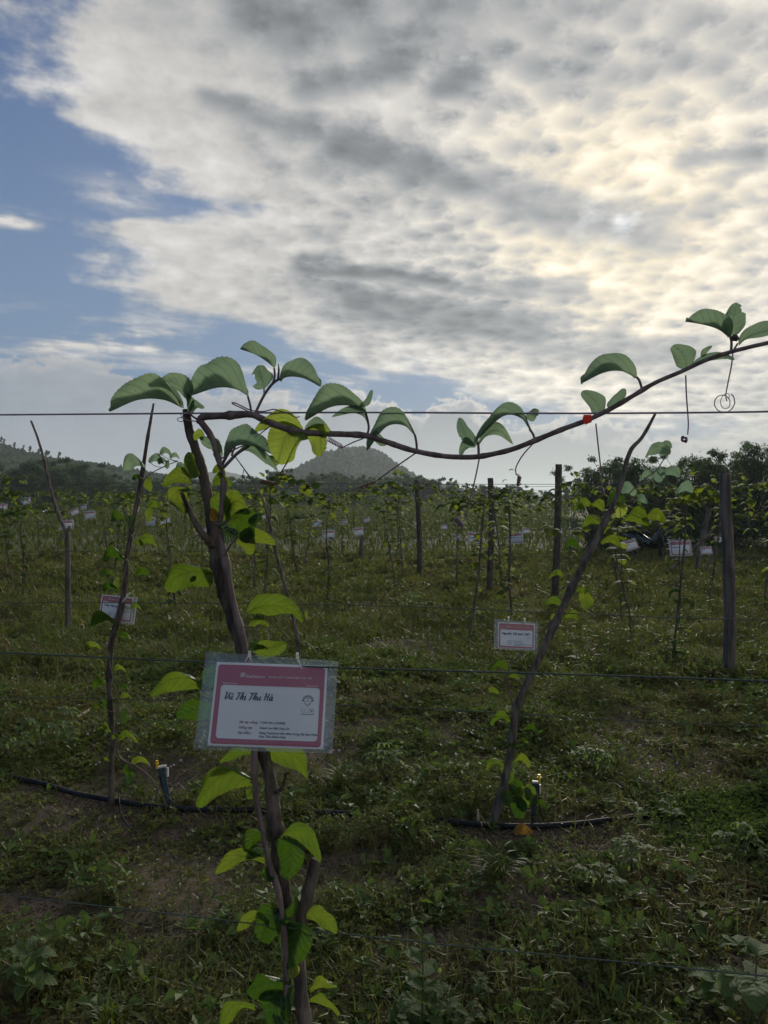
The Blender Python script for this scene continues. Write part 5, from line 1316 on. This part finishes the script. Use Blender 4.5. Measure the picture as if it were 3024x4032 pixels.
for ri, yr in enumerate([3.826, 6.55, 9.4, 12.0, 14.7]):
    for z_, nm in ((1.72, 'top'), (1.05 if ri == 0 else 1.12, 'middle')) + (((0.55, 'lowest'),) if ri == 0 else ()):
        if ri == 0 and nm == 'top': continue
        w2 = 0.62 * yr + 2
        pts = [(x, yr + SL * x - 0.03, z_ - 0.02 * math.sin((x + 9) * 1.3 + ri)) for x in np.linspace(-w2, w2, 7)]
        wire('trellis_wire', pts, 0.0022, 'wire_green', f'{nm} wire of the {["second", "third", "fourth", "fifth", "sixth"][ri]} vine row', 'wires of the rows behind')
# ------------------------------------------------------------------ drip irrigation
hp = [(-400,3010),(-120,3045),(150,3098),(290,3140),(430,3166),(600,3192),(760,3204),(1000,3208),(1250,3216),(1500,3228),(1700,3245),(1850,3262),(2000,3272),(2130,3272),(2300,3260),(2450,3240),(2580,3226),(2900,3195),(3300,3170)]
hose = tube('drip_hose', [on_ground(x, y, 0.024) for x, y in hp], 0.0135, 'hose', None, 10, 160)
tag(hose, 'long black irrigation hose lying along the second row', 'hose')
for x0, x1, yy in [(1330, 1480, 2405), (1880, 2010, 2478), (1960, 2160, 2352), (1520, 1800, 2340), (2600, 3024, 2652), (560, 760, 2540), (1850, 1935, 2640)]:
    a_, b_ = on_ground(x0, yy, .015), on_ground(x1, yy + 4, .015)
    o = tube('drip_hose', [a_, (a_ + b_) / 2 + Vector((0, .04, .004)), b_], 0.012, 'hose', None, 8, 16)
    tag(o, {1330: 'short visible piece of black hose below the field centre', 1880: 'piece of black hose under the laminated card by the leaning stake', 1960: 'piece of black hose left of the tall bare post', 1520: 'piece of black hose near the thin dark post',
            2600: 'black hose at the foot of the right hand post', 560: 'piece of black hose behind the left card', 1850: 'dark hose end in the weeds left of the leaning stake'}[x0], 'hose', 'hose pieces of the rows behind')
def emitter(base_px, top_px, w_px, label, tube_px, clip_px):
    b_ = on_ground(*base_px); y0 = b_.y
    e = empty('drip_emitter', tuple(b_))
    k_ = y0 / F; t_ = at(top_px[0], top_px[1], y0)
    ax = (t_ - b_).normalized()
    sd = Vector((1, 0, 0)) - ax * ax.x; sd.normalize(); bk = ax.cross(sd)
    parts = []
    L = (t_ - b_).length
    V, Fc = [], []
    for i, (t, w_) in enumerate(((-.15, .25), (.0, .55), (.6, .8), (.88, 1.0), (1.0, 1.15))):   # flat ribbed spike widening upwards
        h_ = w_ * w_px * k_ / 2
        c_ = b_ + ax * (L * t)
        for sx, sy in ((-1, -.25), (-.35, -.25), (-.3, -.75), (.3, -.75), (.35, -.25), (1, -.25), (1, .25), (-1, .25)): V.append(c_ + sd * h_ * sx + bk * h_ * sy)
        if i:
            for q_ in range(8): a = (i - 1) * 8 + q_; b2 = (i - 1) * 8 + (q_ + 1) % 8; Fc.append((a, b2, b2 + 8, a + 8))
    Fc.append(tuple(range(32, 40)))
    mesh_obj('spike', V, Fc, 'plastic_blue', e, smooth=False)
    V, Fc = join([box_data(t_ + sd * s_ * w_px * k_ * .45 + ax * .004, (w_px * k_ * .34, .012, .010)) for s_ in (-1, -.2, .6, 1.2)] + [box_data(t_ + sd * w_px * k_ * .75 - ax * .03, (.008, .010, .045))])
    mesh_obj('cap', V, Fc, 'tie', e, smooth=False)
    c_ = at(clip_px[0], clip_px[1], y0 - .012)
    V, Fc = join([tube_data([c_ - Vector((0, 0, .022)), c_], [.006, .006], 8, 3), tube_data([c_, c_ + Vector((0, 0, .006))], [.010, .010], 8, 3), tube_data([c_ + Vector((0, 0, .006)), c_ + Vector((0, 0, .018))], [.006, .008], 8, 3)])
    mesh_obj('nozzle', V, Fc, 'yellow', e, smooth=False)
    tube('micro_tube', [at(x, y, y0 - .02 - .05 * i / len(tube_px)) for i, (x, y) in enumerate(tube_px)], 0.0032, 'hose', e, 7, 30)
    return tag(e, label, 'emitter', 'drip emitters')
emitter((668,3184), (634,3022), 30, 'blue green drip emitter stake with yellow nozzle right of the crooked left stake', [(628,3050),(640,3110),(680,3160),(718,3196),(730,3222)], (618,3008))
emitter((2098,3240), (2110,3082), 24, 'drip emitter stake with yellow nozzle behind the leaning stake', [(2122,3090),(2124,3170),(2140,3230),(2170,3275),(2200,3310),(2205,3345)], (2123,3064))
emitter((322,2500), (324,2462), 9, 'small dark emitter stake right of the pale forked stick', [(326,2465),(330,2490),(332,2500)], (324,2455))
mt_ = tube('micro_tube', [on_ground(470, 3172, .03), on_ground(468, 3178, .05), on_ground(478, 3215, .012), on_ground(510, 3265, .012), on_ground(545, 3290, .01)], 0.0035, 'hose', None, 7, 30)
tag(mt_, 'thin branch tube looped over the hose at the crooked left stake', 'tube')
o = tube('broken_stick', [on_ground(1886, 3250, -.02), at(1882, 3215, on_ground(1886, 3250).y), at(1880, 3188, on_ground(1886, 3250).y)], [0.009, 0.0085, 0.006], 'stick_pale', None, 8, 12, .08, 3)
tag(o, 'short pale broken stick standing left of the leaning stake', 'stick')
o = tube('broken_stick', [on_ground(300, 2838, .02), on_ground(340, 2822, .035), on_ground(372, 2812, .06)], [0.013, 0.012, 0.010], 'stick_pale', None, 8, 12, .08, 4)
tag(o, 'short cut branch lying left of the crooked stake', 'stick')
o = tube('dry_twig', [on_ground(675, 2880, .012), on_ground(720, 2880, .02), on_ground(745, 2892, .02), on_ground(762, 2905, .01)], [0.005, 0.005, 0.004, 0.003], 'stick_pale', None, 6, 12, .08, 5)
tag(o, 'pale dry twig on bare soil left of the big card', 'twig')
fl = empty('fallen_leaf', tuple(on_ground(2060, 3300)))
q_ = fl.location
V, Fc, UV = leaf_data([q_ + Vector((-.045, 0, .03)), q_ + Vector((-.01, -.005, .045)), q_ + Vector((.045, -.01, .035))], (0, .3, .95), (0, -.5, -.85), 0.024, 5, 12, 4)
mesh_obj('leaf_blade', V, Fc, 'leaf_dead', fl, UV); tube('petiole', [q_ + Vector((-.045, 0, .03)), q_ + Vector((-.065, 0, .01))], .0012, 'stem_green', fl, 5, 4)
tag(fl, 'yellow fallen leaf resting against the hose by the leaning stake', 'leaf')

# ------------------------------------------------------------------ weeds one can tell apart
def flat_leaf(i, ratio, ns=9, nw=2, droop=.25):
    rg = random.Random(300 + i)
    return leaf_data([(0, 0, 0), (.35, 0, .08), (.7, 0, .06), (1, 0, -droop)], (0, .96, .25), (0, -.96, .25), ratio, 300 + i, ns, nw, 0.05, 0.06, 0.05)
WL = {'ovate': data_mesh('leaf', *flat_leaf(0, .30), 'broad'), 'narrow': data_mesh('leaf', *flat_leaf(1, .13), 'broad'), 'round': data_mesh('leaf', *flat_leaf(2, .42, 11, 3, .12), 'broad'),
      'strap': data_mesh('leaf', *flat_leaf(3, .022, 8, 1, .35), 'grass')}
def weed(kind, px, py, hpx, label, seed, group=None, name='weed_plant'):
    b_ = on_ground(px, py); k_ = b_.y / F; h = hpx * k_
    e = empty(name, tuple(b_)); rg = random.Random(seed)
    def lf(pos, a, tilt, s, nm):
        o = link(bpy.data.objects.new('leaf', WL[nm]), e)
        o.matrix_local = Matrix.Translation(pos) @ Matrix.Rotation(a, 4, 'Z') @ Matrix.Rotation(tilt, 4, 'Y') @ Matrix.Scale(s, 4)
    def stem(pts, r): tube('stem', [b_ + Vector(q_) for q_ in pts], r, 'stem_green', e, 5, max(5, len(pts) * 3))
    if kind == 'tall':                                   # upright stem, paired leaves, bud clusters
        for s_ in range(6):
            a0 = rg.uniform(0, 6.28); r_ = 0 if s_ == 0 else rg.uniform(.03, .11); hh = h if s_ == 0 else h * rg.uniform(.3, .55)
            tip = Vector((math.cos(a0) * r_ * 1.6, math.sin(a0) * r_ * 1.6, hh))
            stem([(math.cos(a0) * r_ * .4, math.sin(a0) * r_ * .4, -.02), tip * .5 + Vector((.004, 0, 0)), tip], [.0032, .0026, .0014])
            n_ = int(9 if s_ == 0 else 5)
            for i in range(n_):
                t = .12 + .86 * i / n_
                for q_ in (0, 1): lf(tip * t, a0 + i * 1.57 + q_ * 3.14, rg.uniform(-.5, .1), (.115 - .075 * t) * rg.uniform(.8, 1.2), 'ovate')
            parts = [ball_data(b_ + tip + Vector((rg.uniform(-.008, .008), rg.uniform(-.008, .008), rg.uniform(-.03, .006))), rg.uniform(.0025, .0045), 4, 5) for _ in range(8)]
            V, Fc = join(parts); mesh_obj('bud', V, Fc, 'stem_green', e)
    elif kind == 'palmate':
        for s_ in range(rg.randrange(7, 11)):
            a0 = rg.uniform(0, 6.28); hh = h * rg.uniform(.45, 1.0); out_ = h * rg.uniform(.15, .55)
            tip = Vector((math.cos(a0) * out_, math.sin(a0) * out_, hh))
            stem([(0, 0, -.02), tip * .55 + Vector((0, 0, h * .08)), tip], [.0026, .002, .0012])
            for q_ in range(5): lf(tip, a0 + (q_ - 2) * .62, rg.uniform(-.1, .45), h * rg.uniform(.26, .40), 'narrow')
    elif kind == 'rosette':
        stem([(0, 0, -.02), (.003, 0, h * .5), (0, .004, h)], [.003, .0025, .0015])
        for i in range(12):
            t = .3 + .7 * i / 12; lf(Vector((0, 0, h * t)), i * 2.4, rg.uniform(-.7, .05), h * rg.uniform(.34, .55) * (1.2 - .5 * t), 'ovate')
    elif kind == 'spike':
        stem([(0, 0, -.02), (.004, 0, h * .5), (-.003, .004, h)], [.0022, .002, .001])
        for i in range(22): lf(Vector((0, 0, h * (.08 + .9 * i / 22))), i * 2.4, rg.uniform(-.8, -.2), h * rg.uniform(.13, .22) * (1.2 - .6 * i / 22), 'narrow')
    elif kind == 'broad':
        for s_ in range(11):
            a0 = s_ * .9 + rg.uniform(-.3, .3); out_ = h * rg.uniform(.1, .45); tip = Vector((math.cos(a0) * out_, math.sin(a0) * out_, h * rg.uniform(.4, 1.0)))
            stem([(0, 0, -.02), tip * .6 + Vector((0, 0, .02)), tip], [.004, .003, .002])
            for q_ in range(3): lf(tip, a0 + (q_ - 1) * 1.3, rg.uniform(-.1, .35), h * rg.uniform(.30, .46) * (1 if q_ == 1 else .7), 'round')
    elif kind == 'tuft':
        for i in range(46):
            a0 = rg.uniform(0, 6.28); lf(Vector((rg.uniform(-.03, .03), rg.uniform(-.03, .03), 0)), a0, -rg.uniform(.5, 1.35), h * rg.uniform(.6, 1.2), 'strap')
    return tag(e, label, 'weed' if kind != 'tuft' else 'grass tuft', group)
weed('tall', 1660, 4120, 560, 'tall leafy weed with pale buds at the bottom centre, right of the near vine', 1)
weed('broad', 2960, 4060, 330, 'broad leaved weed in the bottom right corner', 2)
weed('rosette', 105, 3990, 270, 'round leaved weed standing in the bottom left corner', 3)
weed('spike', 385, 4010, 250, 'slim upright weed with narrow leaves near the bottom left', 4)
weed('palmate', 2330, 3060, 150, 'bushy weed with fingered leaves right of the leaning stake', 5)
weed('palmate', 2490, 3450, 180, 'weed with fingered leaves right of the soil patch', 6)
weed('palmate', 2350, 3560, 170, 'weed with fingered leaves below the soil patch', 7)
weed('rosette', 2640, 3260, 110, 'small pale leaved weed at the right end of the hose', 8)
weed('palmate', 190, 2960, 160, 'dark fingered weed left of the crooked stake', 9)
weed('palmate', 60, 3010, 130, 'fingered weed at the left edge of the frame', 10)
weed('tuft', 1330, 3130, 120, 'bright grass tuft right of the near vine, above the hose', 11)
weed('palmate', 1500, 3080, 140, 'pale fingered weed right of the bright grass tuft', 12)
weed('tuft', 1660, 3110, 90, 'grass tuft left of the leaning stake', 13)
weed('tuft', 2300, 2640, 90, 'yellow green grass tuft beside the leaning stake', 14)
weed('rosette', 270, 2960, 90, 'small weed with two pale leaves left of the crooked stake', 15)
weed('tuft', 560, 3140, 90, 'grass tuft between the crooked stake and the emitter', 16)
weed('tuft', 430, 4080, 190, 'grass tuft at the bottom edge, left', 17)
weed('rosette', 1890, 3960, 120, 'small weed with two broad leaves at the bottom right of centre', 18)
weed('tuft', 1960, 3470, 150, 'loose grass tuft below the leaning stake', 19)
weed('tuft', 1720, 4090, 160, 'grass tuft beside the tall leafy weed', 20)
weed('palmate', 2900, 3420, 170, 'fingered weed at the right edge, above the bottom wire', 21)
weed('spike', 740, 3640, 120, 'slim weed under the lowest wire at left', 22)
weed('tuft', 330, 3420, 130, 'thin grass tuft below the left end of the hose', 23)
weed('rosette', 880, 3680, 90, 'small round leaved weed left of the near stake, below the lowest wire', 24)
weed('palmate', 1240, 2720, 110, 'fingered weed in the shade right of the big card', 25)
weed('palmate', 1880, 2480, 80, 'fingered weed behind the leaning stake, left', 26)
weed('palmate', 1640, 2420, 90, 'bushy weed at the foot of the thin dark post', 27)
# leafy heaps that read as one mass
hx, hy = [], []
for px, py, rx, ry, n_ in [(2900,3250,.26,.2,7000),(2980,3330,.3,.2,6000),(120,2860,.35,.3,5000),(60,2960,.3,.2,3500),(1520,3030,.3,.2,4000),(2320,3010,.3,.16,3500),(2750,2800,.5,.3,5000),(2900,2900,.4,.3,4000),(700,2450,.6,.5,3500),(1650,2560,.6,.4,3500),(300,2420,.7,.5,3500),(2560,2620,.7,.3,3500),(1500,2700,.5,.4,4000),(2450,3420,.25,.12,2200),(1660,4050,.25,.06,1500),(700,3900,.5,.08,4000),(2300,3900,.6,.08,4500),(950,3550,.3,.08,2500)]:
    c_ = on_ground(px, py); hx.append(c_.x + rc.normal(0, rx * .55, n_)); hy.append(c_.y + rc.normal(0, ry * .55, n_))
x_, y_ = np.concatenate(hx), np.concatenate(hy)
mat_leaves('weed_heaps', x_, y_, 0.12, 0.024, rc, 'weed_green', 'leafy heaps of low weeds across the near ground', 1.3, 0.3)

# mimosa flowers: near ones singly, the far specks as one mass
fm = data_mesh('flower_head', *ball_data((0, 0, 0), 1.0, 6, 9), None, 'flower')
for i, (px, py) in enumerate([(378,3010),(392,3002),(684,3012),(672,3018),(712,2994),(1098,3190),(562,3482),(876,3546),(1548,3806),(1970,3784),(1528,2956),(1335,2955),(1312,2955),(1625,2960),(1717,2962),(1902,2948),(1948,2948),(2520,2935),(2550,2920),(2790,3038),(2948,3076),(2365,2874),(80,2765),(100,2720),(35,2790),(210,2885),(345,2890),(1488,3786),(2560,2980),(155,3845),(2665,3005),(1365,3080)]):
    b_ = on_ground(px, py + 30); c_ = at(px, py, b_.y)
    e = empty('mimosa_flower', tuple(b_))
    h_ = link(bpy.data.objects.new('flower_head', fm), e); h_.location = c_ - b_; r_ = 0.0085 if i % 3 else 0.0065; h_.scale = (r_, r_, r_ * .85)
    tube('stalk', [b_, (b_ + c_) / 2 + Vector((.004, 0, 0)), c_], .0009, 'stem_green', e, 4, 5)
    where = 'left of the near vine' if px < 1000 else ('right of the near vine' if px < 1800 else 'right of the leaning stake')
    tag(e, f'tiny pink mimosa flower ball in the weeds {where}', 'flower', 'mimosa flowers')
x_, y_ = sample(1300, 4.0, 18.0, rc, 1.2)
s_ = 0.0035 + 0.0007 * y_ * rc.uniform(.3, 1.1, len(x_))
clumps('flower_specks', np.stack([x_, y_, ground_h(x_, y_) + rc.uniform(.04, .14, len(x_))], 1), np.stack([s_, s_, s_ * .8], 1), 'flower_white', 'tiny pale flowers scattered through the weeds', 9)['category'] = 'flowers'

# ------------------------------------------------------------------ parked motorbike under the thicket
mb = empty('motorbike', tuple(on_ground(2550, 2212)))
B0 = mb.location.copy(); ry_ = Matrix.Rotation(R(-58), 3, 'Z')
def L3(x, y, z): return B0 + ry_ @ Vector((x, y, z))
M['paint_green'] = rough_mat('bike_paint', (0.006, 0.018, 0.016), (0.010, 0.028, 0.025), 6, 0.25, 0, spec=0.6)
M['chrome'] = rough_mat('bike_metal', (0.07, 0.075, 0.075), (0.12, 0.12, 0.12), 20, 0.4, 0); M['rubber'] = rough_mat('tyre', (0.012, 0.012, 0.012), (0.025, 0.024, 0.023), 30, 0.85, 0.2)
for wx in (-.62, .62):
    wv, wf = tube_data(coil(Vector((0, 0, 0)), .24, .24, 1, (0, 1, 0), 28), .045, 8, 30)
    wh = mesh_obj('wheel', [L3(wx + v.x if hasattr(v, 'x') else wx + v[0], v[1], .285 + v[2]) for v in wv], wf, 'rubber', mb)
    V, Fc = join([tube_data([(wx - .2 * math.cos(a), 0, .285 - .2 * math.sin(a)), (wx + .2 * math.cos(a), 0, .285 + .2 * math.sin(a))], .008, 5, 3) for a in np.linspace(0, 3.14, 6)[:-1]])
    mesh_obj('rim', [L3(*v) for v in V], Fc, 'chrome', wh)
def loft(nm, secs, mat):
    V, Fc = [], []
    for x, w_, z0, z1 in secs:
        for a in range(10):
            t = 6.2832 * a / 10; V.append(L3(x, w_ * math.cos(t), (z0 + z1) / 2 + (z1 - z0) / 2 * math.sin(t)))
    for i in range(len(secs) - 1):
        for a in range(10): q_ = i * 10 + a; r_ = i * 10 + (a + 1) % 10; Fc.append((q_, r_, r_ + 10, q_ + 10))
    Fc += [tuple(range(9, -1, -1)), tuple(range(len(V) - 10, len(V)))]
    return mesh_obj(nm, V, Fc, mat, mb)
loft('body', [(-.80, .05, .62, .72), (-.55, .11, .50, .76), (-.2, .13, .38, .74), (.1, .10, .32, .60), (.35, .14, .35, .85), (.48, .12, .55, .95), (.55, .05, .75, .95)], 'paint_green')
loft('seat', [(-.75, .08, .74, .80), (-.4, .13, .74, .84), (-.05, .11, .72, .82), (.08, .05, .70, .76)], 'rubber')
loft('mudguard', [(.40, .03, .44, .56), (.55, .06, .56, .62), (.72, .06, .56, .61), (.88, .03, .42, .52)], 'paint_green')
loft('headlight', [(.50, .07, .88, 1.0), (.58, .09, .85, 1.02), (.62, .06, .88, .99)], 'chrome')
V, Fc = join([tube_data([(.40, -.36, 1.02), (.44, -.15, 1.04), (.44, .15, 1.04), (.40, .36, 1.02)], .014, 6, 12)]); mesh_obj('handlebar', [L3(*v) for v in V], Fc, 'rubber', mb)
for s_ in (-1, 1):
    V, Fc = join([tube_data([(.44, s_ * .07, .95), (.62, s_ * .07, .30)], .018, 6, 4)]); mesh_obj('fork', [L3(*v) for v in V], Fc, 'chrome', mb)
    V, Fc = join([tube_data([(.43, s_ * .2, 1.04), (.42, s_ * .27, 1.2)], .006, 5, 4), box_data((.42, s_ * .29, 1.24), (.02, .12, .07))]); mesh_obj('mirror', [L3(*v) for v in V], Fc, 'chrome', mb)
tag(mb, 'dark green motorbike parked under the right hand trees', 'motorbike')
# ------------------------------------------------------------------ the damp air over the fields
V, Fc = box_data((0, 2000, 27), (9300, 5200, 58))
hm = bpy.data.materials.new('damp_air'); hm.use_nodes = True
hn = hm.node_tree; hn.nodes.clear()
ho = hn.nodes.new('ShaderNodeOutputMaterial'); hv = hn.nodes.new('ShaderNodeVolumePrincipled')
hv.inputs['Color'].default_value = (0.80, 0.91, 0.95, 1)
hv.inputs['Density'].default_value = 0.0005
hv.inputs['Anisotropy'].default_value = 0.4
hn.links.new(hv.outputs[0], ho.inputs['Volume'])
haze = mesh_obj('haze', V, Fc, hm, None, smooth=False)
tag(haze, 'thin pale haze lying over the fields', 'haze', kind='stuff')
